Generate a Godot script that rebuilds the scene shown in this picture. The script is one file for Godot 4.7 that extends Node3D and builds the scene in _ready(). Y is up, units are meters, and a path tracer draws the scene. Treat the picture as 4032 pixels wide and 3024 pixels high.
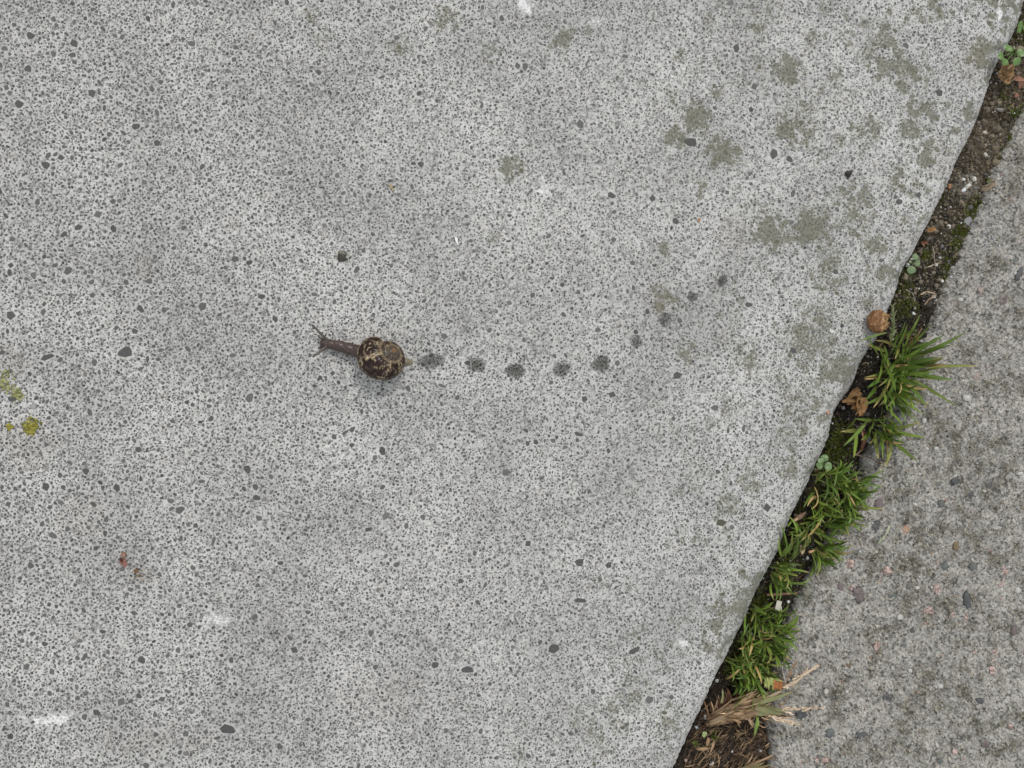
extends Node3D

# ---------------------------------------------------------------- numbers of the place
const FOV := 53.0
const TILT := 0.075            # the phone leans a little, its left side is nearer
const HEIGHT := 0.4536
const PX := 0.00015            # metres per photograph pixel on the slab top
var eye := Vector3.ZERO
var fwd := Vector3.DOWN
var rgt := Vector3.RIGHT
var upw := Vector3.FORWARD
var tanv := 0.5

var rng := RandomNumberGenerator.new()
var noise_a := FastNoiseLite.new()
var noise_b := FastNoiseLite.new()
var noise_c := FastNoiseLite.new()
var lut := PackedByteArray()
var taken := {}

# slab edge and pavement edge: x for every half millimetre of z
const Z0 := -1.7
const ZSTEP := 0.0005
var slab_edge := PackedFloat32Array()
var pave_edge := PackedFloat32Array()

const MX0 := -0.37
const MZ0 := -0.27
const MW := 0.70
const MH := 0.54
const MC := 0.001
var mask_w := 700
var mask_h := 540
var algae_shade_mask := PackedFloat32Array()
var white_mask := PackedFloat32Array()
var brown_mask := PackedFloat32Array()


# ---------------------------------------------------------------- small helpers
func at(px: float, py: float, h := 0.0) -> Vector3:
	var d := fwd + rgt * ((px - 2016.0) / 2016.0 * tanv * 4.0 / 3.0) + upw * ((1512.0 - py) / 1512.0 * tanv)
	return eye + d * ((h - eye.y) / d.y)


func lin(r: float, g: float, b: float) -> Color:
	return Color(r, g, b).linear_to_srgb()


func numbered(called: String) -> String:
	if not taken.has(called):
		taken[called] = 0
		return called
	taken[called] += 1
	return "%s_%03d" % [called, taken[called]]


func mat(color: Color, rough := 0.8, vertex := false, spec := 0.5) -> StandardMaterial3D:
	var m := StandardMaterial3D.new()
	m.albedo_color = color
	m.roughness = rough
	m.metallic_specular = spec
	m.vertex_color_use_as_albedo = vertex
	m.cull_mode = BaseMaterial3D.CULL_DISABLED
	return m


func obj(called: String, mesh: Mesh, m: Material, parent: Node3D = self) -> MeshInstance3D:
	var o := MeshInstance3D.new()
	o.name = numbered(called) if parent == self else called
	o.mesh = mesh
	o.material_override = m
	parent.add_child(o, true)
	return o


func thing(called: String, label: String, category: String, where := Vector3.ZERO, group := "") -> Node3D:
	var o := Node3D.new()
	o.name = numbered(called)
	add_child(o)
	o.position = where
	return tag(o, label, category, group)


func tag(o: Node3D, label: String, category := "", group := "", kind := "") -> Node3D:
	if label: o.set_meta("label", label)
	if category: o.set_meta("category", category)
	if group: o.set_meta("group", group)
	if kind: o.set_meta("kind", kind)
	return o


func raw_mesh(v: PackedVector3Array, idx: PackedInt32Array, col := PackedColorArray(), smooth := true, uv := PackedVector2Array()) -> ArrayMesh:
	var a := []
	a.resize(Mesh.ARRAY_MAX)
	a[Mesh.ARRAY_VERTEX] = v
	a[Mesh.ARRAY_INDEX] = idx
	if smooth:
		var n := PackedVector3Array()
		n.resize(v.size())
		for i in range(0, idx.size(), 3):
			var p := idx[i]
			var q := idx[i + 1]
			var r := idx[i + 2]
			var f := (v[r] - v[p]).cross(v[q] - v[p])
			n[p] += f
			n[q] += f
			n[r] += f
		for i in n.size():
			n[i] = n[i].normalized() if n[i].length_squared() > 1e-30 else Vector3.UP
		a[Mesh.ARRAY_NORMAL] = n
	if col.size(): a[Mesh.ARRAY_COLOR] = col
	if uv.size(): a[Mesh.ARRAY_TEX_UV] = uv
	var m := ArrayMesh.new()
	m.add_surface_from_arrays(Mesh.PRIMITIVE_TRIANGLES, a)
	return m


# rows x cols of points become a sheet; with round the last column joins the first
func sheet_index(rows: int, cols: int, closed := false) -> PackedInt32Array:
	var idx := PackedInt32Array()
	var last := cols if closed else cols - 1
	idx.resize((rows - 1) * last * 6)
	var k := 0
	for i in rows - 1:
		for j in last:
			var a := i * cols + j
			var b := i * cols + (j + 1) % cols
			var c := a + cols
			var d := b + cols
			idx[k] = a
			idx[k + 1] = b
			idx[k + 2] = c
			idx[k + 3] = b
			idx[k + 4] = d
			idx[k + 5] = c
			k += 6
	return idx


func ball(rx: float, ry: float, rz: float, rough: float, sd: int, rows := 8, cols := 12, angular := 0.0) -> Array:
	# an uneven stone: [points, indices]
	var v := PackedVector3Array()
	var off := Vector3(sd * 3.7, sd * 1.3, sd * 7.1)
	for i in rows + 1:
		var th := PI * i / rows
		for j in cols:
			var ph := TAU * j / cols
			var d := Vector3(sin(th) * cos(ph), cos(th), sin(th) * sin(ph))
			var k := 1.0 + rough * noise_c.get_noise_3dv(d * 1.4 + off) * 2.0
			if angular > 0.0:
				var big := maxf(absf(d.x), maxf(absf(d.y), absf(d.z)))
				k *= lerpf(1.0, 0.8 / big, angular)
			v.append(Vector3(d.x * rx, d.y * ry, d.z * rz) * k)
	return [v, sheet_index(rows + 1, cols, true)]


func ribbon_points(a: Vector3, b: Vector3, lift: float, bend: float, w: float, n := 8, fold := 0.25, twist := 0.0, base_w := 0.55, blunt := 0.0) -> PackedVector3Array:
	var along := b - a
	var flat := Vector3(along.x, 0, along.z)
	var side := flat.cross(Vector3.UP).normalized() if flat.length() > 1e-6 else Vector3.RIGHT
	var mid := (a + b) * 0.5 + Vector3.UP * lift + side * bend
	var v := PackedVector3Array()
	for i in n + 1:
		var t := float(i) / n
		var p := a * (1 - t) * (1 - t) + mid * 2 * t * (1 - t) + b * t * t
		var ww: float = w * lerpf(base_w, 1.0, smoothstep(0.0, 0.35, t)) * pow(maxf(0.0, 1.0 - pow(t, 2.6)), 0.75)
		ww = maxf(ww, w * lerpf(0.03, 0.5, blunt)) * 0.5
		var dir := (mid - a) * (1 - t) + (b - mid) * t
		var s := dir.normalized().rotated(Vector3.UP, 0).cross(Vector3.UP)
		s = s.normalized() if s.length() > 1e-5 else side
		s = s.rotated(dir.normalized(), twist * (0.3 + t))
		var up := s.cross(dir).normalized()
		v.append(p - s * ww)
		v.append(p - up * ww * fold * 2.0)
		v.append(p + s * ww)
	return v


func blade_mesh(a: Vector3, b: Vector3, lift: float, bend: float, w: float, c0: Color, c1: Color, tip: Color, n := 8, fold := 0.25, twist := 0.0, base_w := 0.55, blunt := 0.0) -> ArrayMesh:
	var v := ribbon_points(a, b, lift, bend, w, n, fold, twist, base_w, blunt)
	var c := PackedColorArray()
	for i in n + 1:
		var t := float(i) / n
		var k := c0.lerp(c1, smoothstep(0.0, 0.4, t)).lerp(tip, smoothstep(0.75, 1.0, t))
		var j := 1.0 + noise_b.get_noise_3dv(v[i * 3] * 900.0) * 0.35
		k = Color(k.r * j, k.g * j, k.b * j)
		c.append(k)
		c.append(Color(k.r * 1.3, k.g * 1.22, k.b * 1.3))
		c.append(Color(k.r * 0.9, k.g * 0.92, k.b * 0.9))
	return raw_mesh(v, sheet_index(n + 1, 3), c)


func resample(list: Array, h: float, jitter: float, sd: int) -> PackedFloat32Array:
	var pts: Array[Vector3] = []
	for p in list:
		pts.append(at(p[0], p[1], h))
	var out := PackedFloat32Array()
	var n := int(-2.0 * Z0 / ZSTEP)
	out.resize(n)
	var k := 0
	var first: Vector3 = pts[0]
	var last: Vector3 = pts[-1]
	for i in n:
		var z := Z0 + i * ZSTEP
		var x: float
		if z < first.z:
			x = first.x - (z - first.z) * 0.42
		elif z >= last.z:
			x = last.x - (z - last.z) * 0.5
		else:
			while k < pts.size() - 2 and pts[k + 1].z < z:
				k += 1
			var f := (z - pts[k].z) / maxf(1e-6, pts[k + 1].z - pts[k].z)
			x = lerpf(pts[k].x, pts[k + 1].x, clampf(f, 0, 1))
		out[i] = x
	# soften the corners of the traced line, then roughen it
	var soft := out.duplicate()
	for i in n:
		var s := 0.0
		for j in range(-13, 14):
			s += out[clampi(i + j, 0, n - 1)]
		var z := Z0 + i * ZSTEP
		soft[i] = s / 27.0 + jitter * (noise_b.get_noise_2d(z * 350.0, sd * 50.0) + 0.8 * noise_b.get_noise_2d(z * 1100.0, sd * 50.0))
	return soft


func edge_at(e: PackedFloat32Array, z: float) -> float:
	var f := (z - Z0) / ZSTEP
	var i := clampi(int(f), 0, e.size() - 2)
	return lerpf(e[i], e[i + 1], clampf(f - i, 0, 1))


const ROUND := 0.0110
func slab_y(x: float, z: float) -> float:
	var d := (edge_at(slab_edge, z) - x) * 0.9
	if d >= ROUND: return 0.0
	return -0.0066 * pow(1.0 - maxf(d, 0.0) / ROUND, 2.2)


func soil_y(x: float, z: float) -> float:
	var e := edge_at(slab_edge, z)
	var p := edge_at(pave_edge, z)
	var low := smoothstep(-0.05, 0.1, z)
	var y := lerpf(-0.0085, -0.0140, low)
	y += noise_a.get_noise_2d(x * 90.0, z * 90.0 + 40.0) * 0.0022
	y += noise_b.get_noise_2d(x * 500.0, z * 500.0) * 0.0011
	y += noise_b.get_noise_2d(x * 1500.0 + 9.0, z * 1500.0) * 0.0005
	y -= lerpf(0.004, 0.013, low) * (1.0 - smoothstep(0.0, 0.006, x - e))
	y -= 0.002 * (1.0 - smoothstep(0.0, 0.004, p - x))
	return y


func pave_y(x: float, z: float) -> float:
	var d := x - edge_at(pave_edge, z)
	var y := -0.0068 + noise_a.get_noise_2d(x * 55.0 + 70.0, z * 55.0) * 0.0018
	y += noise_b.get_noise_2d(x * 420.0, z * 420.0 + 31.0) * 0.0012
	y += noise_b.get_noise_2d(x * 1300.0, z * 1300.0 + 77.0) * 0.00055
	if d < 0.007:
		y -= 0.0055 * pow(1.0 - maxf(d, 0.0) / 0.007, 2.0)
	return y


func mask_at(m: PackedFloat32Array, x: float, z: float) -> float:
	var i := int((x - MX0) / MC)
	var j := int((z - MZ0) / MC)
	if i < 0 or j < 0 or i >= mask_w or j >= mask_h: return 0.0
	return m[j * mask_w + i]


func blot(m: PackedFloat32Array, px: float, py: float, rx: float, ry: float, s: float) -> void:
	var c := at(px, py)
	var wx := rx * PX
	var wz := ry * PX
	var i0 := int((c.x - wx * 2.0 - MX0) / MC)
	var i1 := int((c.x + wx * 2.0 - MX0) / MC)
	var j0 := int((c.z - wz * 2.0 - MZ0) / MC)
	var j1 := int((c.z + wz * 2.0 - MZ0) / MC)
	for j in range(maxi(0, j0), mini(mask_h, j1 + 1)):
		for i in range(maxi(0, i0), mini(mask_w, i1 + 1)):
			var x := MX0 + (i + 0.5) * MC
			var z := MZ0 + (j + 0.5) * MC
			var d := Vector2((x - c.x) / wx, (z - c.z) / wz).length()
			d += noise_a.get_noise_2d(x * 130.0, z * 130.0) * 0.9 + noise_b.get_noise_2d(x * 600.0, z * 600.0) * 0.25
			var k := s * (1.0 - smoothstep(0.35, 1.5, d))
			if k > m[j * mask_w + i]: m[j * mask_w + i] = k


func noise_bytes(w: int, h: int, kind: int, freq: float, oct: int, sd: int) -> PackedByteArray:
	var n := FastNoiseLite.new()
	n.noise_type = kind
	n.seed = sd
	n.frequency = freq
	n.fractal_type = FastNoiseLite.FRACTAL_FBM if oct > 1 else FastNoiseLite.FRACTAL_NONE
	n.fractal_octaves = oct
	if kind == FastNoiseLite.TYPE_CELLULAR:
		n.cellular_return_type = FastNoiseLite.RETURN_CELL_VALUE
	return n.get_image(w, h, false, false, true).get_data()


func picture(w: int, h: int, data: PackedByteArray, format := Image.FORMAT_RGB8) -> ImageTexture:
	return ImageTexture.create_from_image(Image.create_from_data(w, h, false, format, data))


func tint(r: float, g: float, b: float, spread: float) -> Color:
	var k := 1.0 + rng.randf_range(-spread, spread)
	return Color(r * k, g * k, b * k)


func multi(called: String, mesh: Mesh, m: Material, where: Array, cols: PackedColorArray, parent: Node3D, label := "") -> void:
	var mm := MultiMesh.new()
	mm.transform_format = MultiMesh.TRANSFORM_3D
	mm.use_colors = true
	mm.mesh = mesh
	mm.instance_count = where.size()
	for i in where.size():
		mm.set_instance_transform(i, where[i])
		mm.set_instance_color(i, cols[i])
	var o := MultiMeshInstance3D.new()
	o.name = numbered(called) if parent == self else called
	o.multimesh = mm
	o.material_override = m
	parent.add_child(o, true)
	o.set_meta("kind", "stuff")
	if label: o.set_meta("label", label)


# ================================================================ the scene
func _ready() -> void:
	rng.seed = 20240517
	for n in [noise_a, noise_b, noise_c]:
		n.noise_type = FastNoiseLite.TYPE_SIMPLEX_SMOOTH
		n.frequency = 1.0
		n.fractal_type = FastNoiseLite.FRACTAL_FBM
	noise_a.seed = 3
	noise_a.fractal_octaves = 3
	noise_b.seed = 8
	noise_b.fractal_octaves = 2
	noise_c.seed = 15
	noise_c.fractal_octaves = 2

	# ---- camera
	tanv = tan(deg_to_rad(FOV) / 2.0)
	eye = Vector3(-0.034, HEIGHT, 0.0)
	fwd = Vector3(sin(TILT), -cos(TILT), 0.0)
	rgt = Vector3(cos(TILT), sin(TILT), 0.0)
	upw = Vector3(0, 0, -1)
	var cam := Camera3D.new()
	cam.name = "camera"
	cam.transform = Transform3D(Basis(rgt, upw, -fwd), eye)
	cam.fov = FOV
	cam.near = 0.02
	cam.far = 200.0
	var glass := CameraAttributesPhysical.new()
	glass.frustum_focal_length = 12.0 / tanv
	glass.frustum_focus_distance = 0.4535
	glass.frustum_near = 0.02
	glass.frustum_far = 200.0
	glass.exposure_aperture = 4.5
	cam.attributes = glass
	cam.current = true
	add_child(cam)

	# ---- a bright overcast sky
	var sky := ProceduralSkyMaterial.new()
	sky.sky_top_color = Color(0.905, 0.912, 0.922)
	sky.sky_horizon_color = Color(0.81, 0.812, 0.81)
	sky.sky_curve = 0.2
	sky.ground_horizon_color = Color(0.4, 0.4, 0.39)
	sky.ground_bottom_color = Color(0.3, 0.3, 0.29)
	sky.sun_angle_max = 1.0
	var env := Environment.new()
	env.background_mode = Environment.BG_SKY
	env.sky = Sky.new()
	env.sky.sky_material = sky
	env.tonemap_mode = Environment.TONE_MAPPER_LINEAR
	env.tonemap_exposure = 1.0
	env.background_energy_multiplier = 0.88
	env.sdfgi_enabled = true
	env.ssao_enabled = true
	env.ssil_enabled = true
	var we := WorldEnvironment.new()
	we.name = "world_environment"
	we.environment = env
	add_child(we)

	# ---- the sun behind thin cloud, high, from the top of the picture
	var sun := DirectionalLight3D.new()
	sun.name = "sun"
	sun.light_energy = 0.50
	sun.light_color = Color(1.0, 0.98, 0.95)
	sun.light_angular_distance = 13.0
	sun.shadow_enabled = true
	add_child(sun)
	sun.look_at_from_position(Vector3(0.25, 1.0, -0.75), Vector3.ZERO, Vector3.UP)

	lut.resize(2049)
	for i in 2049:
		var c := Color(i / 2048.0, 0, 0).linear_to_srgb().r
		lut[i] = int(clampf(c * 255.0 + 0.5, 0, 255))

	trace_edges()
	paint_masks()
	build_ground()
	build_slab()
	build_soil()
	build_pavement()
	build_snail()
	build_damp_marks()
	build_plants()
	build_dead_plants()
	build_debris()


func trace_edges() -> void:
	slab_edge = resample([[4048, -30], [4029, 25], [4017, 84], [3985, 148], [3960, 203], [3918, 262], [3905, 308], [3886, 371], [3871, 413], [3838, 502], [3802, 577], [3777, 613], [3745, 703], [3720, 753], [3689, 816], [3662, 875], [3625, 934], [3607, 979], [3589, 1020], [3553, 1047], [3549, 1083], [3533, 1142], [3517, 1187], [3490, 1235], [3471, 1319], [3450, 1336], [3425, 1378], [3394, 1415], [3380, 1454], [3370, 1500], [3347, 1535], [3320, 1570], [3294, 1600], [3281, 1640], [3275, 1669], [3268, 1711], [3256, 1753], [3222, 1808], [3207, 1847], [3178, 1916], [3146, 1974], [3117, 2031], [3095, 2089], [3074, 2154], [3045, 2209], [3008, 2274], [2972, 2342], [2929, 2453], [2886, 2531], [2859, 2597], [2825, 2649], [2794, 2719], [2777, 2763], [2737, 2841], [2698, 2924], [2655, 3024], [2630, 3075]], -0.005, 0.00045, 1)
	pave_edge = resample([[4060, 330], [4029, 426], [4015, 460], [3981, 506], [3965, 545], [3942, 604], [3901, 681], [3861, 771], [3838, 844], [3802, 920], [3770, 997], [3743, 1052], [3716, 1119], [3684, 1178], [3662, 1246], [3640, 1330], [3600, 1430], [3560, 1520], [3520, 1600], [3470, 1700], [3425, 1770], [3399, 1822], [3381, 1908], [3340, 1990], [3305, 2024], [3283, 2082], [3262, 2125], [3244, 2194], [3207, 2248], [3182, 2285], [3150, 2364], [3130, 2400], [3113, 2444], [3086, 2496], [3056, 2562], [3047, 2627], [3040, 2700], [3030, 2780], [3021, 2867], [3043, 2933], [3043, 3024], [3020, 3090]], -0.009, 0.0009, 2)


func paint_masks() -> void:
	algae_shade_mask.resize(mask_w * mask_h)
	white_mask.resize(mask_w * mask_h)
	brown_mask.resize(mask_w * mask_h)
	for b in [[215, 170, 55, 50, .75], [335, 130, 22, 28, .45], [1065, 120, 48, 42, .65], [1190, 300, 66, 60, .95], [1390, 325, 38, 42, .65], [1340, 30, 42, 42, .55], [1290, 160, 34, 52, .55], [1060, 260, 42, 42, .45], [895, 400, 36, 32, .55], [690, 410, 32, 46, .55], [790, 510, 58, 74, 1.0], [710, 590, 52, 48, .85], [910, 660, 78, 68, .85], [1185, 560, 52, 68, .9], [1520, 560, 72, 62, .65], [1720, 550, 62, 56, .75], [820, 810, 22, 48, .65], [1110, 1000, 74, 84, .95], [1290, 990, 94, 78, 1.0], [1460, 945, 42, 48, .65], [1570, 1060, 54, 58, .75], [1700, 960, 36, 42, .45], [1370, 1180, 84, 104, .6], [655, 1080, 38, 44, .65], [660, 1290, 64, 58, .65], [760, 1520, 46, 52, .65], [1020, 1560, 54, 74, .55], [1290, 1470, 124, 124, .65], [1410, 1600, 104, 74, .85], [1340, 1380, 104, 64, .5], [990, 1300, 32, 32, .45], [1620, 790, 42, 32, .45], [1530, 220, 42, 54, .45], [1860, 640, 42, 42, .4], [860, 90, 42, 42, .45], [15, 720, 42, 54, .65], [720, 240, 32, 32, .45], [1210, 460, 60, 50, .4], [1430, 430, 60, 60, .4]]:
		blot(algae_shade_mask, 2016 + b[0] / 1.0972, b[1] / 1.0972, b[2] / 1.0972, b[3] / 1.0972, b[4])
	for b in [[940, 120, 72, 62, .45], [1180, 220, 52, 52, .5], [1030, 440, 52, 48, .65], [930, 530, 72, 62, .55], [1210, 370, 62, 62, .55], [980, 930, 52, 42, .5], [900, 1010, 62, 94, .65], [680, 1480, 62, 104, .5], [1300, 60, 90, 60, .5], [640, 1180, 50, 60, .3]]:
		blot(algae_shade_mask, 2016 + b[0] / 1.0972, 1512 + b[1] / 1.0972, b[2] / 1.0972, b[3] / 1.0972, b[4])
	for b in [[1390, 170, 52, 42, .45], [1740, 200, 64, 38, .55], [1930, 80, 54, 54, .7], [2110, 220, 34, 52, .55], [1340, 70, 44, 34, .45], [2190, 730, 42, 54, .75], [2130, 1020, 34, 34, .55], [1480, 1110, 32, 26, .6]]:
		blot(algae_shade_mask, b[0] / 1.0972, b[1] / 1.0972, b[2] / 1.0972, b[3] / 1.0972, b[4])
	# thin films of it between the patches, thicker towards the edge, with its shaded band painted in
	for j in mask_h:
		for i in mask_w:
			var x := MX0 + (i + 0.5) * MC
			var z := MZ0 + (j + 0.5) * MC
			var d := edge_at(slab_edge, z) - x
			var near := smoothstep(0.20, 0.02, d) * 0.5 + smoothstep(0.03, 0.004, d) * 0.3 + smoothstep(-0.02, -0.2, z) * smoothstep(0.36, 0.1, d) * 0.35  # middle term paints the grey shade along the rounded rim
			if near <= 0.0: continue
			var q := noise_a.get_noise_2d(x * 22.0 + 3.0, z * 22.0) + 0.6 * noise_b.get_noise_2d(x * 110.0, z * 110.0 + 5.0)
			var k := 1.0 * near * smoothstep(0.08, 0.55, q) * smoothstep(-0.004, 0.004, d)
			if k > algae_shade_mask[j * mask_w + i]: algae_shade_mask[j * mask_w + i] = k
	for b in [[2065, 20, 40, 30, 1.0], [2340, 80, 28, 26, .8], [2130, 745, 26, 44, .8], [855, 2440, 70, 22, .8], [190, 2835, 95, 26, .95], [2695, 2530, 30, 20, .9], [1070, 2215, 40, 18, .5], [1430, 2190, 30, 14, .6], [3935, 70, 16, 60, .9], [1620, 1250, 40, 30, .4], [2370, 2350, 60, 10, .5], [2700, 2350, 50, 12, .5], [2040, 1180, 8, 90, .5], [3280, 1300, 14, 12, .9], [1350, 2650, 24, 10, .5], [2085, 1300, 8, 60, .5]]:
		blot(white_mask, b[0], b[1], b[2], b[3], b[4])
	for b in [[911, 878, 26, 26, .6], [565, 1060, 40, 38, .6], [2890, 930, 60, 60, .45], [3830, 240, 60, 80, .7], [120, 1750, 90, 80, .5], [40, 1420, 60, 60, .5], [330, 2040, 110, 90, .35], [555, 2265, 50, 36, .7], [2600, 1170, 60, 50, .5], [620, 2920, 200, 60, .3], [1500, 2750, 160, 100, .25], [3700, 620, 50, 80, .4], [3560, 930, 50, 40, .5]]:
		blot(brown_mask, b[0], b[1], b[2], b[3], b[4])


func build_ground() -> void:
	var v := PackedVector3Array()
	for p in [[-40, -40], [40, -40], [40, 40], [-40, 40]]:
		v.append(Vector3(p[0], -0.05, p[1]))
	var o := obj("ground", raw_mesh(v, PackedInt32Array([0, 1, 2, 0, 2, 3])), mat(lin(0.12, 0.105, 0.085), 0.95))
	tag(o, "bare earth that the paving lies on", "", "", "structure")


# ---------------------------------------------------------------- the smooth slab with its cut stones
func build_slab() -> void:
	var w := 2048
	var h := 1580
	var fine := noise_bytes(w, h, FastNoiseLite.TYPE_SIMPLEX, 0.34, 2, 5)
	var grain := noise_bytes(w, h, FastNoiseLite.TYPE_SIMPLEX_SMOOTH, 0.15, 2, 6)
	var cells := noise_bytes(w, h, FastNoiseLite.TYPE_CELLULAR, 0.2, 1, 12)
	var wide := noise_bytes(w, h, FastNoiseLite.TYPE_SIMPLEX_SMOOTH, 0.004, 4, 7)
	var mid := noise_bytes(w, h, FastNoiseLite.TYPE_SIMPLEX_SMOOTH, 0.035, 3, 9)
	var data := PackedByteArray()
	data.resize(w * h * 3)
	var bump := PackedByteArray()
	bump.resize(w * h)
	for j in h:
		var mj := mini(mask_h - 1, int(float(j) / h * mask_h)) * mask_w
		for i in w:
			var k := j * w + i
			var mi := mj + mini(mask_w - 1, i * mask_w / w)
			var f := fine[k] / 255.0
			var g := grain[k] / 255.0
			var v := 0.515 * (0.54 + 0.48 * f + 0.42 * g) * (0.80 + 0.38 * wide[k] / 255.0) * (0.88 + 0.22 * mid[k] / 255.0)
			if cells[k] < 75 and f < 0.66: v *= 0.50 + cells[k] * 0.003
			var r := v
			var gg := v * 1.0
			var b := v * 0.985
			var al := algae_shade_mask[mi]
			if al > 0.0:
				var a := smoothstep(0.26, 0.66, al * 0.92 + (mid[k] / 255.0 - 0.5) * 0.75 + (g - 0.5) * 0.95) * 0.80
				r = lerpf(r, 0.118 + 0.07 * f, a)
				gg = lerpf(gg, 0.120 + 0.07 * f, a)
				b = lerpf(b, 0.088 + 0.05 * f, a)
			var wh := white_mask[mi]
			if wh > 0.0:
				var a := smoothstep(0.45, 0.8, wh * 0.75 + (f - 0.5) * 0.5 + (g - 0.5) * 0.6)
				r = lerpf(r, 0.80, a)
				gg = lerpf(gg, 0.81, a)
				b = lerpf(b, 0.82, a)
			var br := brown_mask[mi]
			if br > 0.0:
				var a := br * 0.5 * smoothstep(0.25, 0.75, g * 0.6 + mid[k] / 255.0 * 0.6)
				r = lerpf(r, 0.22, a)
				gg = lerpf(gg, 0.17, a)
				b = lerpf(b, 0.12, a)
			data[k * 3] = lut[clampi(int(r * 2048), 0, 2048)]
			data[k * 3 + 1] = lut[clampi(int(gg * 2048), 0, 2048)]
			data[k * 3 + 2] = lut[clampi(int(b * 2048), 0, 2048)]
			bump[k] = clampi(int(fine[k] * 0.45 + grain[k] * 0.5), 0, 255)
	var m := mat(Color.WHITE, 0.82, false, 0.35)
	m.albedo_texture = picture(w, h, data)
	m.heightmap_enabled = true
	m.heightmap_texture = picture(w, h, bump, Image.FORMAT_L8)
	m.heightmap_scale = 0.022

	# the sheet: its profile runs from far left to the rounded arris and down the side
	var prof := [-1.6, 0.36, 0.22, 0.13, 0.08, 0.045, 0.025, 0.0165, ROUND, 0.0101, 0.0090, 0.0077, 0.0063, 0.005, 0.0038, 0.0028, 0.0019, 0.0012, 0.0006, 0.0002, 0.0, -0.0003, -0.0004, -0.0004]
	var zs := PackedFloat32Array()
	var z := -1.6
	while z < 1.6:
		zs.append(z)
		z += 0.001 if absf(z) < 0.27 else 0.02
	var v := PackedVector3Array()
	var uv := PackedVector2Array()
	for zz in zs:
		var e := edge_at(slab_edge, zz)
		for k in prof.size():
			var d: float = prof[k]
			var p: Vector3
			if k == 0: p = Vector3(-1.6, 0, zz)
			elif k < 21: p = Vector3(e - d, slab_y(e - d, zz), zz)
			else: p = Vector3(e - d, [-0.011, -0.022, -0.046][k - 21], zz)
			if k >= 9 and k < 21:
				p.y += noise_b.get_noise_2d(p.x * 900.0, zz * 900.0) * 0.00025
			v.append(p)
			uv.append(Vector2((p.x - MX0) / MW, (p.z - p.y * 0.4 - MZ0) / MH))
	var slab := obj("paving_slab", raw_mesh(v, sheet_index(zs.size(), prof.size()), PackedColorArray(), true, uv), m)
	tag(slab, "smooth pale concrete slab speckled with cut dark stone, rounded along its right edge", "", "", "structure")

	# the stones cut flush with its face
	var shapes: Array[ArrayMesh] = []
	for s in 8:
		shapes.append(chip_shape(s))
	var stone_mat := mat(Color.WHITE, 0.6, true, 0.4)
	var cell := 0.0003
	var gw := int(1.10 / cell)
	var gh := int(0.95 / cell)
	var gx0 := -0.62
	var gz0 := -0.475
	var occupied := PackedByteArray()
	occupied.resize(gw * gh)
	var where: Array = [[], [], [], [], [], [], [], []]
	var cols: Array = [PackedColorArray(), PackedColorArray(), PackedColorArray(), PackedColorArray(), PackedColorArray(), PackedColorArray(), PackedColorArray(), PackedColorArray()]
	var placed := 0
	# photo pixels: the stones that stand out most
	var seen := [[494, 1387, 62, 46, -.2], [1840, 2637, 64, 30, 0.05], [1715, 2618, 34, 32, 0], [40, 1240, 46, 40, .2], [537, 497, 36, 30, 0], [1657, 647, 28, 26, .3], [1650, 368, 26, 24, 0], [1255, 285, 26, 22, .3], [75, 410, 40, 34, .4], [1030, 1168, 34, 24, .2], [925, 1020, 32, 28, .3], [983, 1033, 30, 24, -.2], [555, 1218, 26, 40, -.5], [447, 900, 34, 28, .8], [3047, 603, 38, 62, .2], [2720, 560, 60, 40, .2], [2665, 1480, 54, 36, -.3], [2838, 2058, 54, 36, .1], [2282, 2215, 40, 36, .3], [2395, 2225, 34, 34, .6], [2288, 2365, 60, 24, .05], [2180, 2555, 52, 46, .2], [559, 2600, 36, 34, .5], [1010, 1960, 36, 26, .6], [975, 1850, 38, 34, .8], [460, 1920, 34, 30, .6], [180, 1915, 34, 42, 0], [338, 1855, 28, 28, .3], [900, 2873, 70, 44, .1], [380, 2805, 34, 28, .1], [1505, 1775, 30, 42, .1], [1450, 2085, 38, 22, -.2], [2080, 2140, 36, 26, -.5], [2500, 2560, 60, 28, -.4], [1160, 2560, 40, 28, .3], [3540, 795, 34, 30, .4], [3345, 2125, 4, 4, 0], [2410, 770, 40, 30, .6], [2570, 780, 30, 36, .5], [2905, 2075, 4, 4, 0], [2660, 870, 34, 30, .2], [2110, 1740, 26, 24, .2], [2300, 1570, 34, 30, .3], [2410, 1555, 34, 36, .2], [2900, 190, 30, 40, -.4], [3020, 2000, 36, 46, .1], [3012, 2280, 4, 4, 0], [120, 140, 40, 30, .4], [290, 170, 40, 34, .6], [110, 270, 34, 30, .2], [360, 365, 34, 44, -.4], [180, 650, 36, 30, .4], [240, 620, 30, 26, .3], [45, 1570, 50, 26, .1], [190, 1405, 60, 26, -.4], [1310, 1470, 24, 22, .3], [1322, 1490, 26, 22, .3], [1325, 1492, 4, 4, .3], [2280, 1710, 44, 20, .4], [3122, 1380, 40, 30, .4], [2950, 1200, 36, 26, .2], [3290, 1070, 30, 26, .3]]
	var total := 980000
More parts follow.
